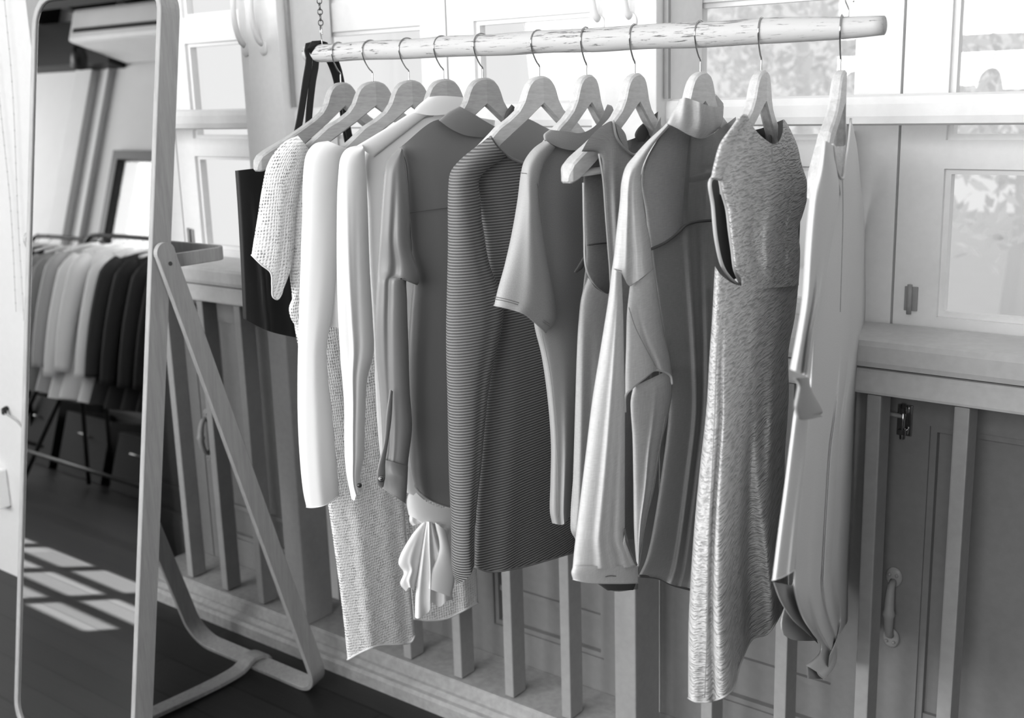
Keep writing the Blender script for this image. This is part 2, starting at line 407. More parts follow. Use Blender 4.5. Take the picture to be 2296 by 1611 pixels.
bm = bmesh.new(); box(bm, -3.015, .44, 1.95, 2.0, 1.426, 1.478, bev=.016)
link('grab_rail', bm, M['paint_white'], bal)
# upper mullions with long painted pull handles
def mullion(x):
    e = empty('window_mullion', (x+.07, 1.93, 1.06), 'white window upright with two painted pull handles, %s' % ('near the mirror' if x < -2 else 'behind the middle of the clothes rail'), 'window frame', 'window uprights')
    boxo('narrow_board', M['paint_white'], e, x, x+.036, 1.925, 2.09, 1.061, 2.45, bev=.003)
    boxo('wide_board', M['paint_white'], e, x+.040, x+.155, 1.915, 2.09, 1.061, 2.45, bev=.003)
    boxo('glazing_strip', M['paint_bar'], e, x+.157, x+.166, 1.94, 1.949, 1.479, 2.4)
    for hx, yy in ((x+.022, 1.925), (x+.100, 1.915)):
        bm = bmesh.new(); n = 20
        pts = [(hx, yy-.028*math.sin(PI*i/n)**.5-.003, 1.63+.16*i/n) for i in range(n+1)]
        tube(bm, pts, .007, 10)
        for z in (1.622, 1.798):
            g = bmesh.ops.create_uvsphere(bm, u_segments=12, v_segments=8, radius=1)
            bmesh.ops.transform(bm, matrix=Matrix.Translation((hx, yy-.002, z)) @ Matrix.Diagonal((.015, .006, .018, 1)), verts=g['verts'])
        link('handle', bm, M['paint_white'], e, True)
mullion(-2.372); mullion(-1.318)

# ------------------------------------------------------------------ outdoors
gd = boxo('verandah_floor', M['ceil_white'], None, -9, 9, 2.3, 14, -.12, -.02); tag(gd, kind='structure')
def bush(x, y, z, r, label):
    bm = bmesh.new()
    for i in range(2600):
        d = Vector((random.gauss(0, 1), random.gauss(0, 1), random.gauss(0, 1))).normalized()*r*random.uniform(.35, 1)
        c = Vector((x, y, z))+d; s = random.uniform(.03, .07)
        a = Vector((random.gauss(0, 1), random.gauss(0, 1), random.gauss(0, 1))).normalized(); b2 = a.orthogonal().normalized()
        v = [bm.verts.new(c+a*s), bm.verts.new(c+b2*s*.4), bm.verts.new(c-a*s), bm.verts.new(c-b2*s*.4)]; bm.faces.new(v)
    e = empty('tree', (x, y, -.02), label, 'tree')
    link('foliage', bm, M['foliage'], e)
    bm = bmesh.new(); tube(bm, [(x, y, -.02), (x+.05, y, z*.5), (x, y, z)], [.1, .08, .05], 8); link('trunk', bm, M['foliage'], e, True)
bush(-1.7, 6.5, 1.6, 1.15, 'tree coloured pale as if sunlit, outside the right-hand window')
bush(-4.2, 9.2, 2.0, 1.3, 'pale tree farther out beyond the window behind the clothes')
M['foliage'].node_tree.nodes['Principled BSDF'].inputs['Base Color'].default_value = (.93, .93, .93, 1)  # sun glare and haze put into the near-white leaf colour

# ------------------------------------------------------------------ floor-standing mirror
MXL, MXR, MS, MT = -2.600, -2.100, .16, 1.75
def my_(z): return 1.236+MS*z
mir = empty('standing_mirror', (-2.35, 1.24, 0), 'tall floor mirror with rounded corners in a pale ash wood frame', 'mirror')
up_ = Vector((0, MS, 1)).normalized(); nb = Vector((0, 1, -MS)).normalized()   # up along the mirror, towards its back
MH = MT/ up_.z
org = Vector(((MXL+MXR)/2, my_(0), 0))
def rrect(hw, h0, h1, r, n=8):
    pts = []
    for cx_, cz_, a0 in ((hw-r, h1-r, 0), (-hw+r, h1-r, 90), (-hw+r, h0+r, 180), (hw-r, h0+r, 270)):
        for i in range(n+1):
            a = math.radians(a0+90*i/n); pts.append((cx_+r*math.cos(a), cz_+r*math.sin(a)))
    return pts
def m3(x, h, d): return org+Vector((x, 0, 0))+up_*h+nb*d
hw = (MXR-MXL)/2
loops = [(hw, 0.008, MH, .07, .047), (hw, .008, MH, .07, .0015), (hw-.0015, .0095, MH-.0015, .0685, 0), (hw-.013, .021, MH-.013, .058, 0), (hw-.0145, .0225, MH-.0145, .0565, .0015), (hw-.0145, .0225, MH-.0145, .0565, .047)]
bm = bmesh.new(); rings = []
for (w_, h0, h1, r, d) in loops: rings.append([bm.verts.new(m3(x, h, d)) for x, h in rrect(w_, h0, h1, r)])
for A, B in zip(rings, rings[1:]+rings[:1]):
    for j in range(len(A)): bm.faces.new((A[j], A[(j+1) % len(A)], B[(j+1) % len(A)], B[j]))
bmesh.ops.recalc_face_normals(bm, faces=bm.faces)
fr = link('mirror_frame', bm, M['mirror_wood'], mir)
bm = bmesh.new()
ringA = [bm.verts.new(m3(x, h, .006)) for x, h in rrect(hw-.0155, .0235, MH-.0155, .056)]
ringB = [bm.verts.new(m3(x, h, .0045)) for x, h in rrect(hw-.0195, .0275, MH-.0195, .052)]
for j in range(len(ringA)): bm.faces.new((ringA[j], ringA[(j+1) % len(ringA)], ringB[(j+1) % len(ringA)], ringB[j]))
bmesh.ops.recalc_face_normals(bm, faces=bm.faces)
link('glass_edge', bm, M['black'], mir)
bm = bmesh.new(); f_ = bm.faces.new([bm.verts.new(m3(x, h, .0047)) for x, h in rrect(hw-.0192, .0272, MH-.0192, .0523)])
f_.normal_update()
if f_.normal.y > 0: f_.normal_flip()
link('mirror_glass', bm, M['mirror'], mir)
bm = bmesh.new(); fs = [bm.verts.new(m3(x, h, .012)) for x, h in rrect(hw-.016, .024, MH-.016, .055)]; bm.faces.new(fs)
bk = [bm.verts.new(m3(x, h, .016)) for x, h in rrect(hw-.016, .024, MH-.016, .055)]; bm.faces.new(bk[::-1])
link('back_board', bm, M['paint_bar'], mir)
# U-shaped leg
PV = Vector((0, 1.458+.0, 1.166)); FT = Vector((0, 1.80, .012))
ld = (FT-PV).normalized(); wd_ = Vector((1, 0, 0)).cross(ld).normalized()
pts, nd = [], []
XO, XI, rc = MXR+.010, MXL-.010, .075
tp = PV-ld*.024
Lh = (FT-tp).length
path = [(XO, 0)]+[(XO, s) for s in np.linspace(.01, Lh-rc, 24)]
path += [(XO-rc+rc*math.cos(a), Lh-rc+rc*math.sin(a)) for a in np.linspace(.05, PI/2, 14)]
path += [(XI+rc-rc*math.sin(a), Lh-rc+rc*math.cos(a)) for a in np.linspace(0, PI/2, 14)]
path += [(XI, s) for s in np.linspace(Lh-rc-.01, 0, 24)]
P3 = [Vector((x, 0, 0))+Vector((0, tp.y, tp.z))+ld*s for x, s in path]
T3 = [(P3[min(i+1, len(P3)-1)]-P3[max(i-1, 0)]).normalized() for i in range(len(P3))]
bm = bmesh.new()
# twist the strip so that on the floor it lies flat
Wd = []
for (x, s) in path:
    Wd.append(wd_)
Nd = [t.cross(w) for t, w in zip(T3, Wd)]
strip(bm, P3, Wd, Nd, .046, .013)
bmesh.ops.recalc_face_normals(bm, faces=bm.faces)
leg = link('rear_leg', bm, M['mirror_wood'], mir)
for xs in (XO, XI):   # rounded leg ends with their pivot bolts
    bm = bmesh.new()
    a = [bm.verts.new(Vector((xs-.0065, tp.y, tp.z))+wd_*.023*math.cos(q)-ld*.023*math.sin(q)) for q in np.linspace(0, PI, 14)]
    c = [bm.verts.new(v.co+Vector((.013, 0, 0))) for v in a]
    bm.faces.new(a); bm.faces.new(c[::-1])
    for i in range(13): bm.faces.new((a[i], a[i+1], c[i+1], c[i]))
    bmesh.ops.recalc_face_normals(bm, faces=bm.faces); link('leg_end', bm, M['mirror_wood'], mir)
    bm = bmesh.new(); sg = 1 if xs == XO else -1
    tube(bm, [(xs+sg*.004, PV.y, PV.z), (xs+sg*.0075, PV.y, PV.z)], .0045, 12); link('pivot_bolt', bm, M['metal_dark'], mir)
# hoop behind the mirror
bm = bmesh.new(); yb, rr_ = 1.632, .03; y0_ = my_(1.165)+.03
hp = [(MXR-.016, y) for y in np.linspace(y0_, yb-rr_, 6)]
hp += [(MXR-.016-rr_+rr_*math.cos(a), yb-rr_+rr_*math.sin(a)) for a in np.linspace(.1, PI/2, 8)]
hp += [(MXL+.016+rr_-rr_*math.sin(a), yb-rr_+rr_*math.cos(a)) for a in np.linspace(0, PI/2-.1, 8)]
hp += [(MXL+.016, y) for y in np.linspace(yb-rr_, y0_, 6)]
P3 = [Vector((x, y, 1.166)) for x, y in hp]; T3 = [(P3[min(i+1, len(P3)-1)]-P3[max(i-1, 0)]).normalized() for i in range(len(P3))]
strip(bm, P3, [Vector((0, 0, 1))]*len(P3), [t.cross(Vector((0, 0, 1))) for t in T3], .030, .009)
bmesh.ops.recalc_face_normals(bm, faces=bm.faces); link('rear_hoop', bm, M['mirror_wood'], mir)
# floor strut from the frame to the leg bar
bm = bmesh.new(); sx_ = -2.352
sp_ = [(sx_, 1.262, .030), (sx_, 1.45, .016), (sx_, 1.74, .016), (sx_, 1.765, .030), (sx_, 1.782, .036), (sx_, 1.815, .030), (sx_, 1.83, .014)]
P3 = [Vector(p) for p in catmull(sp_, 40)]; T3 = [(P3[min(i+1, 39)]-P3[max(i-1, 0)]).normalized() for i in range(40)]
strip(bm, P3, [Vector((1, 0, 0))]*40, [t.cross(Vector((1, 0, 0))) for t in T3], .046, .012)
bmesh.ops.recalc_face_normals(bm, faces=bm.faces); link('floor_strut', bm, M['mirror_wood'], mir)

# ------------------------------------------------------------------ pole, chains and hooks
PY = 1.570
def pole_z(x): return 1.583+(x+1.70)*(-.0098)
def pole_r(x): return float(np.interp(x, [-1.735, -1.70, -1.3, -.9, -.75, -.66, -.600], [.0150, .0165, .0180, .0188, .0178, .0155, .0125]))
bm = bmesh.new(); xs = np.linspace(-1.735, -.600, 90)
tube(bm, [(x, PY+.0006*math.sin(x*23), pole_z(x)+.0006*math.sin(x*31)) for x in xs], [pole_r(x)*(1+.012*math.sin(x*40)) for x in xs], 28)
pole = link('hanging_pole', bm, M['pole'], None, True)
# own origin at the pole's middle so the flaking pattern follows it
mid = Vector((-1.17, PY, pole_z(-1.17))); pole.data.transform(Matrix.Translation(-mid)); pole.location = mid
tag(pole, 'round white-painted wooden pole with flaking paint that carries all the hangers', 'clothes rail')
def ring_pts(c, u, v, ru, rv, n=18): return [c+u*ru*math.cos(2*PI*i/n)+v*rv*math.sin(2*PI*i/n) for i in range(n)]
def chain(x, z0, label, nlinks=22):
    e = empty('chain', (x, PY, z0), label, 'chain', 'chains holding the pole'); z = z0
    for i in range(nlinks):
        bm = bmesh.new(); big = (i % 2 == 1)
        r = .0058 if big else .0045
        a = .5 if i % 2 else .5+PI/2
        u = Vector((math.cos(a), math.sin(a), 0)) if i % 2 == 0 else Vector((math.cos(.6), -math.sin(.6)*1, 0))
        if i % 2 == 0: u = Vector((math.sin(.6), math.cos(.6), 0))
        tube(bm, ring_pts(Vector((x, PY, z+r)), u, Vector((0, 0, 1)), r, r+.0008), .0011, 8, closed=True)
        z += 2*r-.0012+.0008
        link('chain_link', bm, M['metal_dark'], e, True)
    return e
def cup_hook(x, base, label, flip=1):
    # screw hook standing on the pole: vertical shank, open ring on top
    e_pts = [(0, 0, 0), (0, 0, .010), (.004*flip, 0, .016), (.009*flip, 0, .023), (.008*flip, 0, .032), (0, 0, .037), (-.008*flip, 0, .032), (-.010*flip, 0, .024), (-.011*flip, 0, .019)]
    u = Vector((math.cos(-.6), math.sin(-.6), 0))
    P = catmull(e_pts, 40); bm = bmesh.new()
    tube(bm, [Vector((x, PY, base))+u*p[0]*-1+Vector((0, 0, p[2])) for p in P], .0012, 8)
    o = link('screw_hook', bm, M['metal'], None, True)
    tag(o, label, 'hook', 'screw hooks in the pole'); return o
zt = pole_z(-1.693)+.0165
cup_hook(-1.693, zt-.002, 'small bright screw hook at the left end of the pole, holding the chain')
chain(-1.693, zt+.0345, 'dark ring-link chain rising from the left end of the pole')
zt2 = pole_z(-.650)+pole_r(-.650)
cup_hook(-.650, zt2-.002, 'small bright screw hook at the right end of the pole, cut by the top edge', 1)
chain(-.650, zt2+.0345, 'ring-link chain above the right end of the pole, above the picture')

# ------------------------------------------------------------------ hangers
HX = [(-1.648, 1.529, -2.5), (-1.563, 1.525, 13), (-1.471, 1.522, 13.5), (-1.388, 1.522, 11.5), (-1.298, 1.521, 6.5), (-1.177, 1.520, 3.5), (-1.083, 1.521, -9.5), (-.992, 1.518, -8.5), (-.877, 1.517, -2.5), (-.778, 1.520, -11.5), (-.659, 1.515, -17)]
UPR = [(0, 0), (.010, -.0012), (.022, -.005), (.031, -.013), (.037, -.024), (.043, -.038), (.055, -.053), (.075, -.066), (.11, -.083), (.15, -.101), (.19, -.117), (.206, -.125), (.2135, -.134), (.216, -.144)]
LOW = [(0, -.046), (.010, -.052), (.022, -.060), (.031, -.066), (.037, -.070), (.043, -.074), (.055, -.081), (.075, -.093), (.11, -.114), (.15, -.133), (.19, -.149), (.206, -.153), (.2135, -.153), (.216, -.150)]
def make_hanger(Lm=.216, droop=0.0):
    """local frame: x = across the wood (towards the camera side), y = along the arms (far = +), z up from the head's top"""
    root = empty('wooden_hanger', (0, 0, 0))
    s_ = np.array([p[0] for p in UPR]); uz = np.array([p[1] for p in UPR]); lz = np.array([p[1] for p in LOW])
    ss = np.concatenate([np.linspace(0, .05, 16), np.linspace(.056, .2, 20), np.linspace(.204, .216, 8)])
    for sg in (-1, 1):
        bm = bmesh.new(); rings = []
        for s in ss:
            a, b_ = np.interp(s, s_, uz), np.interp(s, s_, lz)
            dz = droop*max(0, (s-.10)/.116); a -= dz; b_ -= dz
            th = np.interp(s, [0, .05, .12, .19, .21, .216], [.0070, .0075, .0085, .0110, .0100, .0055])
            xc = -.016*(1-(1-min(s/.216, 1))**1.3)+.002
            c = min(.003, (a-b_)*.25)
            sy = s if s < .1 else .1+(s-.1)*(Lm-.1)/.116
            rings.append([bm.verts.new((xc+px_, sg*sy, pz_)) for px_, pz_ in ((-th, b_+c), (-th, a-c), (-th+c, a), (th-c, a), (th, a-c), (th, b_+c), (th-c, b_), (-th+c, b_))])
        for A, B in zip(rings[:-1], rings[1:]):
            for j in range(8): bm.faces.new((A[j], A[(j+1) % 8], B[(j+1) % 8], B[j]))
        bm.faces.new(rings[0]); bm.faces.new(rings[-1][::-1])
        bmesh.ops.recalc_face_normals(bm, faces=bm.faces)
        o = link('arm', bm, M['hanger'], root)
        o.data.materials[0] = M['hanger']
    bm = bmesh.new(); q_ = Lm-.012; tube(bm, [(-.012, -q_, -.141-droop), (-.010, 0, -.143-droop), (-.012, q_, -.141-droop)], .0055, 12); link('trouser_bar', bm, M['hanger'], root, True)
    bm = bmesh.new(); pz = .0535; R = .0198
    P = [(0, 0, -.006), (0, 0, .008), (0, 0, .0165), (0, -.0055, .0215), (0, -.0150, .036)]
    for a in np.linspace(200, 20, 12): P.append((0, R*math.cos(math.radians(a)), pz+R*math.sin(math.radians(a))))
    tube(bm, [Vector(p) for p in catmull(P, 70)], .0013, 8); link('hook', bm, M['metal'], root, True)
    return root
proto = make_hanger(); proto2 = make_hanger(.192, .016); proto3 = make_hanger(.132, .014)
HL = ['empty-armed pale wooden hanger at the left end, in front of the tote strap', 'wooden hanger second from the left, arm entering the crochet tunic', 'wooden hanger third from the left, holding the plain white blouse',
      'wooden hanger whose head rises from the white shirt collar', 'knotty wooden hanger with an oval knot, inside the dark satin shirt', 'broad pale wooden hanger holding the ribbed dark sweater',
      'two-tone wooden hanger inside the mock-neck sweatshirt top', 'whitish wooden hanger whose arm end pokes out of the sleeveless dress', 'wooden hanger head standing in the tall collar of the sheer blouse',
      'narrow-seen wooden hanger inside the crinkled dress', 'rightmost wooden hanger, seen nearly edge-on, in the pale draped top']
def copy_tree(o, parent=None):
    c = o.copy(); COL.objects.link(c); c.parent = parent
    for ch in o.children: copy_tree(ch, c)
    return c
for i, (x, z, yaw) in enumerate(HX):
    h = proto if i == 0 else (proto2 if i == 1 else proto3 if i == 9 else copy_tree(proto if i == 7 else (proto3 if i == 10 else proto2)))
    hz = pole_z(x)+pole_r(x)+.0015-.0535-.0198
    h.location = (x, PY, hz); h.rotation_euler = (0, 0, -math.radians(yaw)); h.scale = (1, .96 if i in (2, 3, 8) else 1, 1)
    for ch in h.children:
        if ch.name.startswith('arm'):
            ch.material_slots[0].link = 'OBJECT'; ch.material_slots[0].material = M['hanger_dark'] if i < 5 else M['hanger']
    tag(h, HL[i], 'hanger', 'wooden hangers on the pole')

# ------------------------------------------------------------------ garments
class G:
    """one garment: a frame at its hanger; outline points are taken off the photograph and set at the garment's own distance"""
    def __init__(s, i, name, label, cat, dz=0):
        x, z, yaw = HX[i-1]; a = math.radians(yaw)
        s.P0 = np.array([x, PY, z]); s.d = np.array([math.sin(a), math.cos(a), 0]); s.n = np.array([math.cos(a), -math.sin(a), 0])
        s.e = empty(name, (x, PY, z-.14), label, cat, 'clothes hanging on the pole')
    def pt(s, px, py, t):
        r = ray(px, py); k = (s.P0+s.n*t-CAM).dot(s.n)/r.dot(s.n); return CAM+r*k
def gauss(x): return math.exp(-x*x)
def sheet(g, name, mat, left, right, top=None, bottom=None, t=0.0, T=.02, Tb=None, folds=(), waves=(), nu=44, nv=100, back=True, tdir=None, parent=None, p=.5, lean=0.0, hem=0, tilt=0.0, fade=0):
    """a hollow piece of cloth between two side edges; T = how far it swells to the front, Tb to the back.
    folds: (u at top, u at bottom, width, height, v start, v end)"""
    L, R = catmull(left, nv+1), catmull(right, nv+1)
    Tp = catmull(top, nu+1) if top else catmull([left[0], right[0]], nu+1)
    B = catmull(bottom, nu+1) if bottom else catmull([left[-1], right[-1]], nu+1)
    u = np.linspace(0, 1, nu+1)[None, :, None]; v = np.linspace(0, 1, nv+1)[:, None, None]
    Gd = (1-u)*L[:, None]+u*R[:, None]+(1-v)*Tp[None]+v*B[None]-((1-u)*(1-v)*L[0]+u*(1-v)*R[0]+(1-u)*v*L[-1]+u*v*R[-1])
    if Tb is None: Tb = T*.6
    TT = T if callable(T) else (lambda v: T)
    bm = bmesh.new(); uvl = bm.loops.layers.uv.new('UVMap')
    def tf(i, j, sgn):
        uu, vv = i/nu, j/nv
        pr = (4*uu*(1-uu))**(p(vv) if callable(p) else p)
        base = (TT(vv) if sgn > 0 else -Tb)*pr
        f = 0
        for (u0, u1, w, h, v0, v1) in folds:
            rp = min(1, max(0, (vv-v0)/max(1e-3, v1-v0)))
            f += h*rp*gauss((uu-(u0+(u1-u0)*vv))/w)
        for (k, ph, am, dr) in waves: f += am*math.sin(2*PI*(k*uu+ph+dr*vv))*min(1, vv*1.6+.15)
        f *= min(1, pr*1.5)
        if fade: f *= min(1, (1-vv)*fade)
        lt = lean*vv+tilt*(uu-.3)*min(1, .3+vv*2)
        return base+(f if sgn > 0 else f*.5)+lt
    def grid(sgn):
        return [[bm.verts.new(g.pt(Gd[j, i, 0], Gd[j, i, 1], t+tf(i, j, sgn))) for i in range(nu+1)] for j in range(nv+1)]
    F = grid(1)
    scale_w = np.linalg.norm(g.pt(*Gd[nv//2, 0], t)-g.pt(*Gd[nv//2, nu], t)); scale_h = np.linalg.norm(g.pt(*Gd[0, nu//2], t)-g.pt(*Gd[nv, nu//2], t))
    def quad(a, b, c, d, uvs):
        try: f = bm.faces.new((a, b, c, d))
        except ValueError: return
        for lp, q in zip(f.loops, uvs): lp[uvl].uv = q
    for j in range(nv):
        for i in range(nu):
            q = [(i/nu*scale_w, F[j][i].co.z), (i/nu*scale_w, F[j+1][i].co.z), ((i+1)/nu*scale_w, F[j+1][i+1].co.z), ((i+1)/nu*scale_w, F[j][i+1].co.z)]
            quad(F[j][i], F[j+1][i], F[j+1][i+1], F[j][i+1], q)
    if back:
        Bk = grid(-1)
        for j in range(nv+1): Bk[j][0] = F[j][0]; Bk[j][nu] = F[j][nu]
        for j in range(nv):
            for i in range(nu):
                q = [(i/nu*scale_w+1, Bk[j][i].co.z), ((i+1)/nu*scale_w+1, Bk[j][i+1].co.z), ((i+1)/nu*scale_w+1, Bk[j+1][i+1].co.z), (i/nu*scale_w+1, Bk[j+1][i].co.z)]
                quad(Bk[j][i], Bk[j][i+1], Bk[j+1][i+1], Bk[j+1][i], q)
    loose = [v for v in bm.verts if not v.link_faces]; bmesh.ops.delete(bm, geom=loose, context='VERTS')
    o = link(name, bm, mat, parent or g.e, True)
    if hem:   # a rolled hem along the lower edge
        bm = bmesh.new(); row = [g.pt(Gd[nv, i, 0], Gd[nv, i, 1], t+tf(i, nv, 1)) for i in range(nu+1)]
        tube(bm, row, hem, 6); link('hem', bm, mat, o, True)
    return o
def cord(g, name, mat, pts, t, r, parent=None, n=40):
    """a seam, binding or strap; pts are (px, py) or (px, py, t)"""
    P = catmull([(q[0], q[1], (q[2] if len(q) > 2 else t)) for q in pts], n)
    bm = bmesh.new(); tube(bm, [g.pt(*q) for q in P], r, 8); return link(name, bm, mat, parent or g.e, True)
def button(g, px, py, t, r, mat, parent=None):
    c = Vector(g.pt(px, py, t)); bm = bmesh.new(); nn = Vector(CAM)-c; nn.normalize()
    tube(bm, [c, c+nn*.0015, c+nn*.0022], [r, r, r*.8], 20); tube(bm, [c+nn*.0022, c+nn*.0030], [r*.45, r*.4], 12); link('button', bm, mat, parent or g.e, True)

C = {}
C['crochet'] = cloth('white_crochet', .80, 'knit', transl=.1)
C['white'] = cloth('white_crepe', .85, 'smooth', transl=.22)
C['white_sheer'] = cloth('sheer_white', .82, 'smooth', transl=.2, clear=.08)
C['satin'] = cloth('grey_satin', .18, 'satin', rough=.42, spec=.4, sheen=.1)
C['rib'] = cloth('ribbed_knit', .19, 'rib')
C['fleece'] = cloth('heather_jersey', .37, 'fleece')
C['viscose'] = cloth('grey_viscose', .35, 'linen')
C['sheer'] = cloth('sheer_grey_voile', .30, 'linen', transl=.25, clear=.22)
C['sleeve'] = cloth('pale_grey_linen', .55, 'linen', transl=.12)
C['backlit'] = cloth('backlit_voile', .42, 'linen', transl=.15, clear=.08)  # paler than the body: light showing through is in the colour
C['crinkle'] = cloth('crinkled_crepe', .50, 'crinkle')
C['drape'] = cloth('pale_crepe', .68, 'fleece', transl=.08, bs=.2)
C['seam'] = cloth('stitching', .12); C['seam_light'] = cloth('pale_stitching', .22)
C['dark_cloth'] = cloth('plain_dark_cloth', .10)  # plain dark cloth for garment insides, edges and slits
C['inner_dark'] = cloth('dark_collar_inside', .09)  # darker cloth for the insides of the collars
C['cuff_btn'] = plain('dark_button', .02, .2, .6)

# --- black leather tote on the pole end
x_t = -1.712
def tote():
    e = empty('tote_bag', (x_t, 1.57, 1.37), 'black leather tote bag hanging by long straps from the left end of the pole', 'bag')
    class T(G):
        def __init__(s): s.P0 = np.array([x_t, PY, 1.5]); s.d = np.array([0, 1., 0]); s.n = np.array([1., 0, 0]); s.e = e
    g = T()
    sheet(g, 'body', M['leather'], [(527, 383), (533, 470), (540, 600), (545, 714)], [(760, 372), (770, 480), (780, 620), (790, 770)],
          top=[(527, 383), (575, 378), (640, 376), (760, 372)], bottom=[(545, 714), (600, 742), (662, 757), (720, 765), (790, 770)], T=.018, Tb=.02,
          folds=[(.16, .25, .03, .006, .1, .5), (.42, .5, .05, -.008, .3, 1)], nu=40, nv=60)
    def strap(pts, w):
        P = catmull(pts, 40); V = [Vector((q[0], q[1], q[2])) for q in P]
        Tn = [(V[min(i+1, 39)]-V[max(i-1, 0)]).normalized() for i in range(40)]
        Wv = []
        for t_ in Tn:
            w_ = Vector((.55, .83, 0)) - t_*Vector((.55, .83, 0)).dot(t_); Wv.append(w_.normalized())
        bm = bmesh.new(); strip(bm, V, Wv, [a.cross(b) for a, b in zip(Tn, Wv)], w, .0032); link('strap', bm, M['leather'], e)
    zt = pole_z(-1.715)
    gp = lambda px, py, t: tuple(g.pt(px, py, t))
    tz = zt+.0205
    strap([gp(645, 372, .004), gp(668, 290, .004), gp(686, 180, .002), gp(693, 130, .0), (x_t-.004, 1.552, zt+.010), (x_t-.002, 1.563, tz-.001), (x_t, 1.578, tz-.003), gp(745, 150, -.002), gp(765, 230, -.004), gp(776, 300, -.006), gp(790, 372, -.006)], .013)
    strap([gp(690, 372, .010), gp(692, 270, .010), gp(700, 190, .008), gp(708, 130, .006), (x_t+.010, 1.549, zt+.010), (x_t+.012, 1.563, tz), (x_t+.012, 1.580, tz-.002), gp(757, 150, .003), gp(782, 300, .002), gp(800, 372, .002)], .013)
tote()

# --- 2 crochet tunic
g = G(2, 'crochet_tunic', 'long white crochet tunic with short sleeves, on the second hanger beside the black tote', 'tunic')
bodyL = [(668, 304), (652, 350), (650, 450), (648, 600), (654, 660), (660, 730), (690, 880), (722, 1060), (735, 1130), (748, 1220), (764, 1340), (772, 1410), (779, 1480)]
sheet(g, 'body', C['crochet'], bodyL, [(800, 318), (850, 420), (870, 650), (890, 900), (908, 1150), (920, 1300), (930, 1425)],
      top=[(668, 304), (690, 332), (735, 350), (800, 318)], bottom=[(779, 1480), (812, 1462), (850, 1448), (900, 1445), (922, 1440), (930, 1425)], t=-.006, T=.018, folds=[(.5, .35, .12, .008, .2, 1), (.85, .85, .08, -.006, .4, 1)], nv=140, hem=.0022)
sheet(g, 'rear_panel', C['crochet'], [(800, 330), (860, 700), (900, 1100), (918, 1300), (926, 1388)], [(900, 330), (960, 700), (1040, 1050), (1066, 1250), (1072, 1352)],
      bottom=[(926, 1388), (960, 1392), (1000, 1388), (1035, 1372), (1072, 1352)], t=-.034, T=.012, folds=[(.7, .8, .1, .008, .3, 1)], hem=.0022)
sheet(g, 'sleeve', C['crochet'], [(668, 304), (638, 318), (614, 344), (598, 374), (587, 425), (577, 490), (568, 545), (564, 572)], [(692, 333), (676, 400), (664, 470), (658, 560), (650, 610), (636, 640)],
      bottom=[(564, 572), (586, 594), (607, 612), (610, 642), (612, 666), (622, 672), (631, 660), (636, 640)], t=.006, T=.022, Tb=.018, nv=60, hem=.0015)
sheet(g, 'side_frill', C['crochet'], [(662, 640), (655, 670), (648, 690), (652, 715), (664, 735), (668, 765)], [(690, 640), (690, 700), (690, 765)], t=.004, T=.008, nv=30, nu=14)

# --- 3 plain white blouse
g = G(3, 'white_blouse', 'plain white long-sleeved blouse with wide open cuff, between the crochet tunic and the collared shirt', 'blouse')
sheet(g, 'body', C['white'], [(735, 316), (705, 340), (700, 450), (700, 600), (712, 680), (735, 735)], [(860, 330), (880, 450), (880, 600), (880, 760)],
      top=[(735, 316), (777, 333), (820, 345), (860, 330)], bottom=[(735, 735), (757, 735), (800, 752), (880, 760)], t=-.010, T=.016, folds=[(.3, .3, .1, .006, .2, 1)], nv=60)
sheet(g, 'sleeve', C['white'], [(735, 316), (706, 322), (688, 343), (681, 375), (677, 500), (671, 680), (667, 850), (668, 950), (673, 1040), (680, 1105), (687, 1138)],
      [(777, 334), (764, 352), (758, 420), (757, 560), (752, 640), (745, 700), (733, 780), (736, 850), (745, 930), (752, 1010), (757, 1060), (761, 1112)],
      bottom=[(687, 1138), (700, 1139), (730, 1133), (761, 1112)], t=.006, T=.024, folds=[(.75, .45, .16, .004, .2, .9)], nv=120, hem=.001)

# --- 4 white collared shirt
g = G(4, 'white_collared_shirt', 'white shirt with a turned-down collar and a dark snap on its narrow cuff', 'shirt')
sheet(g, 'body', C['white_sheer'], [(925, 250), (815, 345), (822, 450), (828, 600), (838, 760), (842, 880), (850, 1000), (862, 1085)], [(1110, 270), (1090, 500), (1060, 800), (1010, 1130)],
      top=[(925, 250), (965, 256), (1020, 256), (1110, 270)], bottom=[(862, 1085), (900, 1100), (950, 1120), (1010, 1130)], t=-.008, T=.016, folds=[(.12, .1, .04, .008, .2, 1), (.3, .3, .06, -.006, .2, 1)], nv=90)
sheet(g, 'shoulder_yoke', C['white'], [(925, 250), (868, 286), (800, 327)], [(962, 256), (905, 300), (838, 352)], t=.006, T=.006, nv=30, nu=16)
sheet(g, 'collar', C['white'], [(925, 252), (936, 238), (960, 218)], [(1060, 262), (1056, 240), (1044, 219)], top=[(925, 252), (965, 259), (1010, 257), (1060, 262)], bottom=[(960, 218), (985, 215), (1015, 216), (1044, 219)], t=.014, T=.010, Tb=.004, nv=24)
sl = sheet(g, 'sleeve', C['white'], [(812, 325), (780, 332), (765, 350), (758, 400), (755, 500), (756, 650), (763, 800), (771, 900), (772, 1000), (776, 1060), (788, 1120)],
      [(818, 340), (824, 450), (829, 600), (836, 720), (838, 790), (824, 850), (819, 935), (816, 1020), (808, 1075), (814, 1098)],
      bottom=[(788, 1120), (794, 1123), (800, 1108), (814, 1098)], t=.012, T=.022, folds=[(.3, .5, .08, .004, .1, .5), (.65, .55, .08, -.003, .1, .6)], nv=120)
button(g, 806, 1089, .036, .0042, C['cuff_btn'], sl)
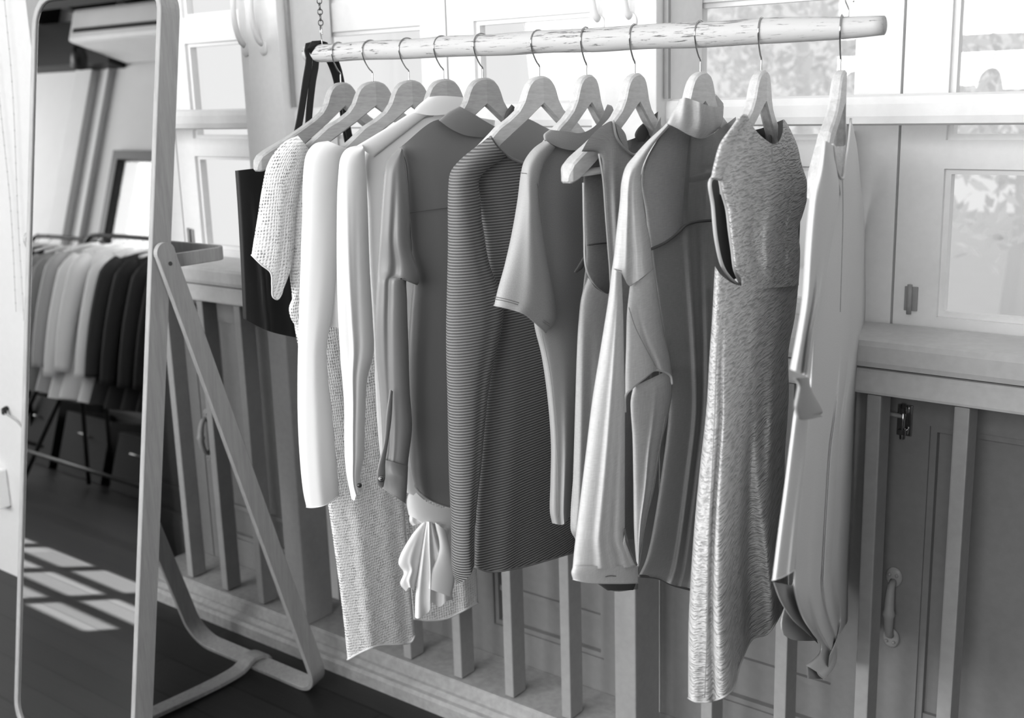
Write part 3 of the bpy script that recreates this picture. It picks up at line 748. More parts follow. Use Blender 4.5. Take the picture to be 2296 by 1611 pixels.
# gathered ruffle below the satin shirt
sheet(g, 'ribbed_band', C['white'], [(925, 1098), (915, 1110), (912, 1130), (916, 1155)], [(1040, 1120), (1040, 1140), (1035, 1160), (1030, 1185)], top=[(925, 1098), (960, 1128), (1000, 1140), (1040, 1120)], bottom=[(916, 1155), (950, 1172), (990, 1176), (1030, 1185)], t=-.004, T=.022, nv=20)
sheet(g, 'gathered_band', C['white'], [(918, 1155), (918, 1170), (925, 1180)], [(1025, 1180), (1020, 1200), (1010, 1230)], bottom=[(925, 1180), (950, 1175), (980, 1215), (1010, 1230)], t=-.006, T=.014, waves=[(5, 0, .005, 0)], nv=20)
sheet(g, 'ruffle', C['white'], [(950, 1168), (920, 1205), (893, 1263), (905, 1285), (897, 1310), (910, 1327)], [(958, 1172), (950, 1230), (938, 1290), (928, 1325)], bottom=[(910, 1327), (918, 1318), (928, 1325)], t=.002, T=.012, nv=40, nu=24, folds=[(.5, .6, .1, .006, .2, 1)])
sheet(g, 'ruffle', C['white'], [(956, 1170), (945, 1240), (932, 1330), (930, 1385)], [(970, 1172), (985, 1220), (1010, 1290), (1015, 1345)], bottom=[(930, 1385), (936, 1388), (962, 1372), (966, 1350), (985, 1362), (1000, 1350), (1015, 1345)], t=.010, T=.014, waves=[(2.5, .1, .006, 0)], nv=50)
sheet(g, 'ruffle', C['white'], [(975, 1172), (985, 1230), (965, 1290), (960, 1320)], [(1000, 1190), (1012, 1240), (1020, 1290), (1012, 1340)], bottom=[(960, 1320), (985, 1330), (1012, 1340)], t=.024, T=.008, nv=40, nu=20)

# --- 5 grey satin shirt
g = G(5, 'satin_shirt', 'dark grey satin button-cuff shirt with wide collar on the knotty hanger', 'shirt')
sheet(g, 'body', C['satin'], [(895, 332), (903, 380), (906, 480), (915, 560), (925, 620), (920, 700), (914, 800), (916, 950), (922, 1050), (930, 1090)], [(1236, 292), (1262, 420), (1262, 700), (1250, 900), (1240, 1150)],
      top=[(895, 332), (985, 268), (1040, 296), (1095, 308), (1160, 262), (1236, 292)], bottom=[(930, 1090), (945, 1108), (970, 1124), (1010, 1138), (1100, 1150), (1240, 1150)], t=-.006, T=.020, folds=[(.05, .1, .04, .006, .3, .6), (.5, .45, .08, .008, .4, 1)], nv=130, hem=.0015)
sheet(g, 'far_shoulder', C['satin'], [(1130, 270), (1125, 300), (1110, 340), (1100, 400)], [(1236, 292), (1250, 330), (1258, 380), (1262, 430)], top=[(1130, 270), (1160, 262), (1200, 275), (1236, 292)], t=-.020, T=.012, waves=[(2.5, .2, .004, 0)], nv=30)
sl = sheet(g, 'sleeve', C['satin'], [(897, 331), (876, 350), (864, 373), (858, 420), (851, 520), (844, 640), (841, 720), (844, 800), (851, 880), (856, 960), (857, 1010), (850, 1050), (858, 1093)],
      [(903, 336), (914, 400), (919, 480), (922, 560), (940, 618), (936, 640), (914, 622), (913, 680), (916, 780), (919, 880), (924, 957), (915, 1040), (910, 1128)],
      bottom=[(858, 1093), (880, 1110), (910, 1128)], t=.014, T=.022, folds=[(.5, .3, .10, -.006, .05, .35), (.35, .4, .10, .004, .4, .8)], nv=150, tilt=.030)
sheet(g, 'cuff', C['satin'], [(858, 1030), (852, 1060), (857, 1094)], [(915, 1046), (913, 1090), (910, 1129)], bottom=[(857, 1094), (885, 1113), (910, 1129)], t=.030, T=.018, nv=20, nu=24, hem=.0009, tilt=.03)
cf = sheet(g, 'cuff_placket', C['satin'], [(874, 873), (866, 930), (861, 990), (845, 1060), (845, 1085), (855, 1096)], [(881, 878), (878, 940), (868, 1010), (864, 1040), (864, 1070), (860, 1092)], t=.052, T=.003, nv=40, nu=10)
button(g, 855, 1074, .0565, .0055, M['metal_dark'], cf)
sheet(g, 'collar', C['satin'], [(984, 270), (1005, 252), (1030, 238)], [(1088, 309), (1104, 300), (1118, 289)], top=[(984, 270), (1012, 290), (1045, 304), (1088, 309)], bottom=[(1030, 238), (1055, 252), (1085, 270), (1118, 289)], t=.016, T=.010, Tb=.006, nv=26)
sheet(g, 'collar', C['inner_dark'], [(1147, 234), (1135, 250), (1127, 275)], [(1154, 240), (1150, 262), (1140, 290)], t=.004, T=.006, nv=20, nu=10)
cord(g, 'yoke_seam', C['seam'], [(919, 478), (950, 473), (1005, 466)], .0145, .0006)
cord(g, 'shoulder_seam', C['seam'], [(896, 332), (909, 360), (916, 420), (919, 500), (923, 570)], .020, .0005)

# --- 6 ribbed sweater
g = G(6, 'ribbed_sweater', 'charcoal sweater in fine horizontal ribs with long sleeves, darkest knit on the pole', 'sweater')
sheet(g, 'body', C['rib'], [(1070, 330), (1058, 400), (1085, 520), (1100, 700), (1085, 900), (1070, 1100), (1064, 1272)], [(1250, 400), (1290, 600), (1310, 850), (1310, 1050), (1292, 1238)],
      top=[(1070, 330), (1100, 308), (1128, 343), (1174, 366), (1250, 400)], bottom=[(1064, 1272), (1098, 1283), (1164, 1274), (1225, 1258), (1292, 1238)], t=-.010, T=.022, folds=[(.3, .3, .1, .006, .4, 1)], nv=120, hem=.0015)
sheet(g, 'sleeve', C['rib'], [(1099, 307), (1062, 333), (1030, 360), (1010, 386), (1005, 420), (1004, 560), (1000, 760), (1003, 900), (1006, 1050), (1011, 1180), (1014, 1280), (1024, 1310)],
      [(1136, 350), (1076, 400), (1078, 450), (1083, 520), (1100, 600), (1118, 645), (1129, 700), (1117, 775), (1100, 850), (1088, 950), (1080, 1040), (1072, 1110), (1065, 1180), (1063, 1268)],
      top=[(1099, 307), (1115, 330), (1136, 350)], bottom=[(1024, 1310), (1040, 1303), (1055, 1290), (1063, 1268)], t=.010, T=.026, folds=[(.75, .85, .10, -.004, .1, .6)], nv=150, tilt=.026)
cord(g, 'neckline_binding', C['rib'], [(1099, 307), (1112, 326), (1130, 344), (1150, 357), (1175, 366), (1210, 368)], .016, .0026)

# --- 7 sweatshirt top
g = G(7, 'sweatshirt_top', 'light heather mock-neck top with stitched short sleeve, right of the ribbed sweater', 'top')
sheet(g, 'body', C['fleece'], [(1190, 345), (1188, 420), (1190, 600), (1197, 724), (1214, 798), (1228, 898), (1235, 997), (1234, 1080), (1233, 1150), (1238, 1174)], [(1372, 262), (1372, 420), (1360, 600), (1330, 760), (1300, 900), (1285, 1050), (1277, 1160)],
      top=[(1190, 345), (1222, 316), (1260, 332), (1302, 335), (1345, 300), (1372, 262)], bottom=[(1238, 1174), (1262, 1177), (1277, 1160)], t=-.004, T=.022, folds=[(.2, .6, .1, .008, .5, 1)], nv=120)
sheet(g, 'collar', C['fleece'], [(1220, 314), (1219, 302), (1232, 291)], [(1376, 247), (1372, 238), (1362, 234)], top=[(1220, 314), (1248, 328), (1300, 336), (1345, 300), (1376, 247)], bottom=[(1232, 291), (1270, 295), (1305, 298), (1340, 277), (1362, 234)], t=.018, T=.008, Tb=.004, nv=20, nu=50)
sheet(g, 'sleeve', C['fleece'], [(1222, 314), (1195, 334), (1175, 362), (1168, 388), (1160, 450), (1146, 530), (1130, 600), (1116, 650), (1108, 685)],
      [(1245, 330), (1218, 372), (1207, 420), (1213, 500), (1226, 580), (1240, 650), (1246, 690), (1244, 722), (1224, 746)],
      bottom=[(1108, 685), (1140, 692), (1175, 704), (1200, 724), (1224, 746)], t=.014, T=.024, Tb=.016, folds=[(.5, .5, .14, .005, .2, .8)], nv=90, hem=.0012, tilt=.016)
for k_ in (0, 5): cord(g, 'sleeve_stitching', C['seam_light'], [(1110, 671-k_), (1142, 678-k_), (1176, 690-k_), (1204, 712-k_), (1232, 732-k_)], .040, .0005)
cord(g, 'collar_seam', C['seam_light'], [(1220, 314), (1248, 329), (1272, 336), (1302, 338)], .027, .0006)
cord(g, 'armhole_seam', C['seam_light'], [(1168, 388), (1190, 392), (1203, 408), (1210, 450), (1214, 500)], .035, .0005)
cord(g, 'side_seam', C['seam_light'], [(1214, 745), (1232, 830), (1243, 930), (1250, 1040), (1252, 1160)], .021, .0005)

# --- 8 sleeveless dress
g = G(8, 'sleeveless_dress', 'grey sleeveless dress with deep armhole and the hanger end sticking out', 'dress')
sheet(g, 'back', C['viscose'], [(1322, 309), (1308, 400), (1310, 500), (1314, 580), (1308, 640), (1297, 740), (1290, 900), (1286, 1050), (1281, 1190), (1292, 1210)], [(1475, 250), (1480, 420), (1470, 700), (1450, 1000), (1430, 1300)],
      top=[(1322, 309), (1380, 320), (1440, 300), (1475, 250)], bottom=[(1292, 1210), (1330, 1300), (1375, 1326), (1430, 1322)], t=-.024, T=.006, Tb=.010, nv=100)
sheet(g, 'front_bodice', C['viscose'], [(1304, 340), (1343, 345), (1352, 400), (1358, 480), (1364, 560), (1368, 620), (1366, 662)], [(1482, 262), (1480, 350), (1470, 450), (1465, 560), (1462, 670)],
      top=[(1304, 340), (1322, 309), (1352, 281), (1375, 272), (1390, 312), (1420, 346), (1452, 318), (1482, 262)], bottom=[(1366, 662), (1400, 668), (1462, 670)], t=.010, T=.010, Tb=.004, nv=60, folds=[(.2, .2, .05, .004, .1, .5)])
sheet(g, 'front_skirt', C['viscose'], [(1318, 622), (1304, 664), (1297, 724), (1293, 800), (1290, 898), (1287, 1000), (1283, 1121), (1280, 1191), (1290, 1209)], [(1462, 665), (1458, 900), (1445, 1100), (1430, 1210)],
      top=[(1318, 622), (1336, 646), (1366, 662), (1410, 668), (1462, 665)], t=.006, T=.016, Tb=.012, folds=[(.10, .10, .05, .006, .1, .8), (.24, .22, .05, -.006, .1, .9), (.4, .38, .06, .005, .1, .8)], nv=110)
cord(g, 'neck_binding', C['viscose'], [(1375, 272), (1383, 309), (1402, 334), (1421, 347), (1440, 338)], .022, .0020)
cord(g, 'armhole_binding', C['viscose'], [(1343, 345), (1352, 400), (1358, 480), (1364, 560), (1368, 620), (1366, 662), (1345, 652), (1330, 635), (1314, 600), (1310, 520), (1308, 410)], .016, .0016, n=80)
cord(g, 'inner_seam', C['seam'], [(1318, 550), (1340, 547), (1362, 545)], -.015, .0012)
sheet(g, 'tie', C['dark_cloth'], [(1308, 575), (1298, 592), (1287, 610)], [(1312, 590), (1306, 602), (1293, 612)], t=-.006, T=.002, nv=12, nu=6)
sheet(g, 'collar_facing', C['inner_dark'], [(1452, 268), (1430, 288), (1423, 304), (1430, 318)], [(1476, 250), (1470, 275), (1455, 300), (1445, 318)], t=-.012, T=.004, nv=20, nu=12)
sheet(g, 'dark_hem', C['dark_cloth'], [(1335, 1295), (1345, 1312), (1362, 1325)], [(1425, 1290), (1425, 1310), (1420, 1324)], t=-.002, T=.005, nv=12, nu=16)

# --- 9 sheer blouse
g = G(9, 'sheer_blouse', 'sheer grey blouse with tall crumpled collar and long linen sleeve ending in a buttonhole cuff', 'blouse')
sheet(g, 'body', C['sheer'], [(1495, 277), (1440, 385), (1448, 480), (1462, 600), (1490, 800), (1500, 900), (1485, 1050), (1450, 1250), (1432, 1292)], [(1650, 262), (1650, 500), (1640, 800), (1610, 1100), (1590, 1332)],
      top=[(1495, 277), (1520, 289), (1545, 303), (1573, 311), (1600, 299), (1650, 262)], bottom=[(1432, 1292), (1475, 1297), (1505, 1311), (1545, 1320), (1590, 1332)], t=-.004, T=.014, Tb=.016,
      folds=[(.45, .45, .03, .006, .1, .4), (.6, .55, .03, -.006, .1, .5), (.75, .75, .03, .006, .2, .6), (.55, .5, .05, .006, .5, 1)], nv=130)
sheet(g, 'collar', C['sleeve'], [(1495, 277), (1505, 258), (1524, 223)], [(1600, 299), (1618, 278), (1623, 238)], top=[(1495, 277), (1520, 289), (1545, 303), (1573, 311), (1600, 299)], bottom=[(1524, 223), (1534, 219), (1580, 234), (1602, 240), (1623, 238)], t=.014, T=.020, Tb=.006, nv=30, waves=[(3.0, .3, .0025, .6)], folds=[(.7, .5, .1, .004, 0, .5)])
sheet(g, 'collar_back', C['sleeve'], [(1604, 210), (1600, 225), (1598, 240)], [(1622, 232), (1622, 242), (1620, 252)], t=-.004, T=.004, nv=12, nu=12)
sheet(g, 'upper_sleeve', C['sleeve'], [(1495, 277), (1450, 318), (1420, 352), (1403, 374), (1393, 410), (1390, 450), (1382, 521), (1377, 570), (1372, 604)],
      [(1500, 285), (1462, 330), (1438, 384), (1440, 430), (1447, 484), (1458, 540), (1466, 602)], bottom=[(1372, 604), (1392, 612), (1412, 642), (1440, 622), (1466, 602)], t=.012, T=.026, Tb=.012, folds=[(.5, .5, .1, -.008, .3, .9), (.85, .8, .1, .005, .3, 1)], nv=70)
sl = sheet(g, 'sleeve', C['sleeve'], [(1372, 602), (1365, 664), (1348, 773), (1328, 898), (1313, 1022), (1298, 1146), (1288, 1230), (1284, 1272)],
      [(1394, 612), (1397, 699), (1399, 798), (1401, 898), (1401, 1047), (1401, 1150), (1401, 1186), (1404, 1215), (1418, 1245), (1428, 1272)], bottom=[(1284, 1272), (1340, 1276), (1428, 1272)], t=.024, T=.018, Tb=.012, folds=[(.65, .45, .08, .005, .05, .6), (.9, .75, .07, -.004, .3, .9)], nv=120, tilt=.014)
cu = sheet(g, 'cuff', C['sleeve'], [(1285, 1270), (1281, 1285), (1285, 1300)], [(1431, 1270), (1431, 1290), (1431, 1308)], bottom=[(1285, 1300), (1318, 1307), (1387, 1309), (1431, 1308)], t=.028, T=.018, Tb=.012, nv=14, nu=36, hem=.0009)
cord(g, 'buttonhole', C['seam'], [(1358, 1294), (1368, 1292), (1381, 1293)], .0475, .0006, cu, 12)
cord(g, 'cuff_slit', C['dark_cloth'], [(1401, 1186), (1405, 1215), (1416, 1240), (1428, 1268)], .044, .0013)
sheet(g, 'slit_facing', C['sleeve'], [(1402, 1190), (1394, 1230), (1390, 1268)], [(1406, 1205), (1414, 1240), (1427, 1268)], t=.041, T=.002, nv=16, nu=10)
sheet(g, 'sleeve', C['sleeve'], [(1413, 636), (1406, 700), (1404, 770), (1402, 840), (1402, 888)], [(1466, 600), (1478, 680), (1490, 750), (1502, 800), (1507, 840)],
      bottom=[(1402, 888), (1420, 868), (1445, 848), (1468, 832), (1486, 834), (1507, 840)], t=.014, T=.016, Tb=.006, folds=[(.2, .75, .05, -.004, .2, .9)], nv=60)
sheet(g, 'sleeve', C['sleeve'], [(1420, 868), (1414, 900), (1418, 980), (1420, 1080), (1422, 1200), (1428, 1276)], [(1500, 830), (1507, 868), (1498, 935), (1483, 997), (1467, 1096), (1449, 1171), (1434, 1270)], t=.004, T=.012, Tb=.006, folds=[(.6, .5, .06, .006, 0, .7)], nv=80)
sheet(g, 'backlit_chest', C['backlit'], [(1495, 277), (1440, 385), (1448, 480), (1458, 560)], [(1550, 305), (1546, 400), (1538, 506)], top=[(1495, 277), (1520, 289), (1550, 305)], bottom=[(1458, 560), (1500, 540), (1538, 506)], t=.004, T=.010, Tb=.002, nv=50, nu=30)  # added overlay; window light showing through is put into its paler colour
cord(g, 'underarm_edge', C['sleeve'], [(1402, 925), (1403, 888), (1420, 868), (1445, 848), (1468, 831), (1488, 834), (1503, 843), (1507, 862)], .024, .0018, n=60)
for P_ in ([(1410, 690), (1425, 735), (1450, 785), (1470, 822)], [(1378, 604), (1394, 608)], [(1412, 642), (1440, 624), (1464, 603)]): cord(g, 'sleeve_seam', C['seam_light'], P_, .036, .0005)
cord(g, 'rear_sleeve_seam', C['seam_light'], [(1492, 935), (1478, 1010), (1462, 1100), (1445, 1190), (1430, 1268)], .015, .0005)
cord(g, 'chest_seam', C['dark_cloth'], [(1458, 560), (1490, 545), (1520, 522), (1538, 505), (1560, 498), (1602, 494)], .014, .0022)
cord(g, 'hem_edge', C['dark_cloth'], [(1432, 1292), (1475, 1297), (1505, 1311), (1545, 1322), (1590, 1332)], .004, .0022)

# --- 10 crinkled dress
g = G(10, 'crinkled_dress', 'long pale grey sleeveless dress in crinkled fabric, hanging lowest of all', 'dress')
neck = [(1659, 257), (1673, 257), (1688, 284), (1711, 309), (1739, 324), (1754, 300), (1757, 268), (1772, 290)]
sheet(g, 'back', C['dark_cloth'], [(1600, 372), (1592, 408), (1598, 460), (1606, 540), (1618, 600), (1635, 628)], [(1757, 268), (1790, 340), (1795, 450), (1790, 600)], top=[(1600, 372), (1636, 300), (1700, 290), (1757, 268)], t=-.022, T=.003, Tb=.006, nv=40)
sheet(g, 'shoulder_panel', C['crinkle'], [(1659, 257), (1636, 290), (1614, 322), (1601, 365), (1594, 398)], [(1676, 262), (1655, 300), (1640, 340), (1628, 375), (1618, 402)], bottom=[(1594, 398), (1606, 400), (1618, 402)], t=.010, T=.010, Tb=.006, nv=40, nu=20)
sheet(g, 'front_bodice', C['crinkle'], [(1660, 258), (1636, 310), (1618, 362), (1614, 402), (1619, 430), (1629, 465), (1636, 521), (1642, 565), (1647, 603), (1660, 630), (1661, 648)],
      [(1772, 288), (1788, 325), (1797, 365), (1810, 410), (1809, 447), (1799, 484), (1790, 512), (1794, 559), (1793, 603), (1791, 632), (1791, 640)],
      top=neck, bottom=[(1661, 648), (1720, 647), (1791, 640)], t=.0006, T=.022, Tb=.004, folds=[(.55, .5, .06, .006, .1, .6), (.3, .35, .06, -.004, .1, .8), (.8, .75, .05, -.004, .1, .8)], nv=110, nu=90, fade=5, p=lambda v: .5-.42*v)
sheet(g, 'skirt', C['crinkle'], [(1603, 597), (1600, 650), (1597, 707), (1590, 810), (1584, 914), (1569, 1052), (1559, 1155), (1549, 1293), (1544, 1397), (1543, 1500), (1543, 1566)],
      [(1791, 630), (1783, 707), (1768, 790), (1769, 880), (1765, 950), (1760, 1020), (1760, 1150), (1766, 1280), (1768, 1345)],
      top=[(1603, 597), (1614, 614), (1640, 634), (1661, 641), (1720, 640), (1791, 630)], bottom=[(1543, 1566), (1560, 1574), (1600, 1572), (1640, 1550), (1660, 1490), (1688, 1433), (1720, 1422), (1768, 1345)],
      t=.000, T=lambda v: .022+.022*v, Tb=.014, folds=[(.22, .26, .11, .020, .1, .9), (.17, .165, .02, -.006, .05, .5), (.62, .62, .09, -.016, .1, .7), (.5, .85, .05, .006, 0, .4), (.8, .8, .06, .008, 0, .5)], nv=200, nu=90, hem=.0015)
cord(g, 'armhole_binding', C['crinkle'], [(1614, 402), (1600, 398), (1592, 408), (1598, 460), (1606, 540), (1622, 602), (1645, 632), (1661, 641), (1647, 603), (1642, 565), (1636, 521), (1629, 465), (1619, 430), (1614, 402)], .006, .0026, n=90)
cord(g, 'side_seam', C['seam_light'], [(1658, 645), (1632, 665), (1619, 700), (1608, 776), (1603, 914), (1597, 1052), (1590, 1190), (1586, 1397), (1580, 1565)], .0385, .0006, n=60)
cord(g, 'back_neck_edge', C['dark_cloth'], [(1728, 285), (1726, 300), (1727, 318)], -.006, .0022)
cord(g, 'neck_slit', C['seam_light'], [(1731, 328), (1731, 360)], .029, .0007, n=8)

# --- 11 pale draped top
g = G(11, 'draped_top', 'pale crepe top with deep V neck and cascading flutter hem, rightmost on the pole', 'top')
sheet(g, 'back', C['drape'], [(1849, 330), (1880, 400), (1890, 700), (1880, 1000), (1750, 1400), (1756, 1424)], [(1908, 268), (1925, 361), (1930, 700), (1915, 1000), (1850, 1436)], bottom=[(1756, 1424), (1776, 1435), (1812, 1438), (1850, 1436)], t=-.030, T=.004, Tb=.006, nv=80)
sheet(g, 'front_panel', C['drape'], [(1867, 324), (1871, 354), (1876, 400), (1866, 480), (1842, 600), (1822, 760), (1812, 900), (1800, 1000), (1790, 1120), (1783, 1200), (1779, 1279), (1780, 1325), (1797, 1383), (1820, 1420), (1839, 1447), (1836, 1466), (1807, 1493)],
      [(1909, 268), (1921, 324), (1930, 410), (1938, 484), (1941, 603), (1947, 672), (1945, 715), (1934, 790), (1922, 879), (1917, 983), (1913, 1121), (1903, 1260), (1901, 1394)],
      top=[(1867, 324), (1876, 380), (1890, 404), (1898, 360), (1904, 317), (1909, 268)], bottom=[(1807, 1493), (1832, 1508), (1852, 1521), (1860, 1470), (1876, 1434), (1901, 1394)], t=.000, T=.012, Tb=.008,
      folds=[(.42, .52, .07, .004, .1, .5), (.62, .66, .05, -.003, .1, .5), (.78, .80, .05, .003, .1, .5), (.2, .25, .06, .003, .5, .8)], nv=180, nu=80)
sheet(g, 'left_drape', C['drape'], [(1800, 870), (1783, 910), (1772, 983), (1759, 1086), (1745, 1190), (1731, 1302)], [(1860, 870), (1845, 940), (1832, 1000), (1812, 1120), (1796, 1272)], bottom=[(1731, 1302), (1755, 1295), (1796, 1270)], t=-.008, T=.012, Tb=.006, folds=[(.6, .6, .1, .004, .1, .9)], nv=90, hem=.0009)
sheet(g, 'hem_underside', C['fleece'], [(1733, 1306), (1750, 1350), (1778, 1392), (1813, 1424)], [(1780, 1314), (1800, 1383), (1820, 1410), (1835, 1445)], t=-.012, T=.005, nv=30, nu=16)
sheet(g, 'hem_fold', C['viscose'], [(1808, 1494), (1809, 1510), (1810, 1522)], [(1828, 1500), (1835, 1515), (1846, 1524)], t=.000, T=.004, nv=10, nu=10)
sheet(g, 'sleeve', C['drape'], [(1841, 320), (1837, 350), (1829, 392), (1817, 436), (1811, 484), (1805, 559), (1798, 672), (1786, 750), (1771, 828)],
      [(1868, 326), (1871, 354), (1877, 382), (1882, 430), (1876, 480), (1862, 560), (1842, 680), (1826, 760), (1817, 849)], top=[(1841, 320), (1850, 316), (1868, 326)], bottom=[(1771, 828), (1795, 838), (1817, 849)], t=.010, T=.018, Tb=.010, folds=[(.5, .55, .1, -.008, .3, .9), (.85, .85, .06, .006, .2, .9)], nv=110)
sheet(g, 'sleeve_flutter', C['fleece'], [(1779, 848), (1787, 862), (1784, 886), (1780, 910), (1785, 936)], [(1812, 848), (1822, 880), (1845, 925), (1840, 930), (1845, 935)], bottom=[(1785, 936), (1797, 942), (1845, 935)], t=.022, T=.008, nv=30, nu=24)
cord(g, 'neckline_binding', C['drape'], [(1867, 324), (1871, 354), (1876, 380), (1889, 402), (1897, 358), (1903, 317), (1908, 266)], .012, .0018)
cord(g, 'front_seam', C['seam_light'], [(1889, 404), (1890, 480), (1887, 600), (1884, 700)], .026, .0004)

# ------------------------------------------------------------------ left wall fittings
wl = empty('socket_box', (-3.49, 1.74, .31), 'white wall box low on the wall left of the mirror', 'socket')
boxo('cover', M['paint_white'], wl, -3.55, -3.462, 1.70, 1.739, .25, .375, bev=.004)
bm = bmesh.new(); tube(bm, [(-3.404, 1.738, .587), (-3.40, 1.725, .583), (-3.39, 1.72, .575)], [.007, .009, .008], 10)
pl = link('cable_plug', bm, M['black'], None, True); tag(pl, 'small black plug on a thin cable against the wall left of the mirror', 'plug')
bm = bmesh.new(); tube(bm, [Vector(q) for q in catmull([(-3.39, 1.72, .575), (-3.36, 1.725, .565), (-3.33, 1.733, .545), (-3.30, 1.735, .50)], 24)], .002, 6); link('cable', bm, M['paint_bar'], pl, True)
pl_me = pl
for nm, pts, lb in (('bead_cord', [(10, 0), (28, 200), (40, 480), (54, 720)], 'thin beaded cord hanging down the wall just left of the mirror, nearer the mirror'),
                    ('bead_cord', [(-12, 120), (6, 290), (24, 470), (36, 700)], 'thin beaded cord at the far left edge of the wall')):
    P = []
    for q in catmull(pts, 60):
        r = ray(*q); kk = (1.725-CAM[1])/r[1]; P.append(Vector(CAM+r*kk))
    bm = bmesh.new(); tube(bm, P, .0008, 6)
    for i in range(0, 60, 3):
        gg = bmesh.ops.create_uvsphere(bm, u_segments=6, v_segments=4, radius=.0022); bmesh.ops.translate(bm, vec=P[i], verts=gg['verts'])
    tag(link(nm, bm, M['paint_bar'], None, True), lb, 'cord')

# ------------------------------------------------------------------ far end of the room (seen in the mirror)
ac = empty('air_conditioner', (-7.5, -2.2, 3.2), 'long white wall-mounted air conditioner seen in the mirror', 'air conditioner')
boxo('casing', M['paint_white'], ac, -8.10, -6.4, -2.195, -1.68, 3.02, 3.27, bev=.03)
boxo('air_slot', M['black'], ac, -8.04, -6.46, -1.688, -1.674, 3.085, 3.115)
def spot(x, y, label):
    e = empty('track_spotlight', (x, y, 3.1), label, 'spotlight', 'black spotlights under the ceiling')
    bm = bmesh.new(); tube(bm, [(x, y, 3.348), (x, y, 3.02)], .012, 8); link('stem', bm, M['black'], e)
    bm = bmesh.new(); tube(bm, [(x+.03, y+.03, 3.03), (x, y, 2.98), (x-.04, y-.04, 2.91)], [.04, .06, .065], 16); link('lamp_head', bm, M['black'], e, True)
spot(-8.2, -1.85, 'black spotlight at the foot of the air conditioner, in the mirror')
spot(-8.35, -1.45, 'black spotlight left of the air conditioner, in the mirror')
def rack(x0, x1, y, z, label):
    e = empty('garment_rack', ((x0+x1)/2, y, 0), label, 'clothes rack', 'black clothes racks in the mirror')
    bm = bmesh.new(); r = .05
    P = [(x0-.0, y, z-.14), (x0, y, z-.05), (x0+.03, y, z-.01), (x0+.08, y, z), (x1-.08, y, z), (x1-.03, y, z-.01), (x1, y, z-.05), (x1, y, z-.14)]
    tube(bm, [Vector(p) for p in catmull(P, 60)], .014, 10); link('top_rail', bm, M['black'], e, True)
    for x in (x0, x1):
        for s in (-1, 1):
            bm = bmesh.new(); tube(bm, [(x, y, z-.12), (x, y+s*.02, z-.5), (x, y+s*.30, .02)], .014, 8); link('leg', bm, M['black'], e, True)
    bm = bmesh.new(); tube(bm, [(x0, y+.22, .22), (x1, y+.22, .22)], .012, 8); link('lower_bar', bm, M['black'], e, True)
    return e
rack(-6.24, -4.7, -.97, 1.51, 'black metal clothes rack nearer in the mirror, carrying white and dark jackets')
rack(-7.25, -6.34, -1.20, 1.50, 'black metal clothes rack farther back in the mirror, carrying pale shirts')
def make_jacket():
    """jacket on a hanger; local frame: arms along y, z = 0 at the rail"""
    root = empty('hanging_jacket', (0, 0, 0))
    bm = bmesh.new(); rows = []
    prof = [(-.06, .05, .03), (-.085, .12, .045), (-.12, .19, .055), (-.16, .225, .06), (-.25, .215, .06), (-.45, .20, .055), (-.7, .21, .06), (-.86, .225, .065)]
    for z, hw_, th in prof:
        ring = []
        for j in range(28):
            a = 2*PI*j/28; w_ = 1+.10*math.sin(5*a+z*2)*min(1, -z*1.6)
            ring.append(bm.verts.new((th*math.sin(a)*w_, hw_*math.copysign(abs(math.cos(a))**.7, math.cos(a)), z)))
        rows.append(ring)
    for A, B in zip(rows[:-1], rows[1:]):
        for j in range(28): bm.faces.new((A[j], B[j], B[(j+1) % 28], A[(j+1) % 28]))
    bm.faces.new(rows[0]); bmesh.ops.recalc_face_normals(bm, faces=bm.faces)
    link('body', bm, C['jk'], root, True)
    for s in (-1, 1):
        bm = bmesh.new(); P = [Vector(p) for p in catmull([(0, s*.20, -.135), (.01, s*.238, -.2), (.02, s*.262, -.4), (.03, s*.262, -.6), (.035, s*.25, -.74)], 20)]
        tube(bm, P, [float(np.interp(i, [0, 3, 10, 19], [.03, .058, .052, .042])) for i in range(20)], 14); link('sleeve', bm, C['jk'], root, True)
    bm = bmesh.new(); tube(bm, [Vector(p) for p in catmull([(0, 0, -.06), (0, 0, -.03), (0, -.018, -.008), (0, -.018, .006), (0, 0, .016), (0, .018, .004)], 24)], .0025, 6); link('hanger_hook', bm, M['metal'], root, True)
    bm = bmesh.new(); tube(bm, [Vector(p) for p in catmull([(0, -.17, -.115), (0, -.09, -.078), (0, 0, -.05), (0, .09, -.078), (0, .17, -.115)], 24)], .011, 8); link('hanger_arms', bm, M['paint_white'], root, True)
    return root
C['jk'] = cloth('jacket_white', .72, 'smooth')
shade = {'black': (.012, 'black'), 'charcoal': (.022, 'charcoal'), 'dark grey': (.035, 'dark grey'), 'mid grey': (.28, 'mid grey'), 'pale grey': (.45, 'pale grey'), 'white': (.8, 'white')}
mats = {k: cloth('jacket_'+k.replace(' ', '_'), v[0], 'smooth') for k, v in shade.items()}
jk = make_jacket(); first = True
rackA = [(-6.26, 'pale grey'), (-6.12, 'white'), (-5.99, 'white'), (-5.84, 'white'), (-5.70, 'dark grey'), (-5.57, 'charcoal'), (-5.44, 'charcoal'), (-5.31, 'black'), (-5.18, 'black'), (-5.05, 'dark grey')]
rackB = [(-7.44, 'black'), (-7.30, 'charcoal'), (-7.16, 'black'), (-7.02, 'mid grey'), (-6.90, 'mid grey'), (-6.77, 'pale grey')]
cnt = {}
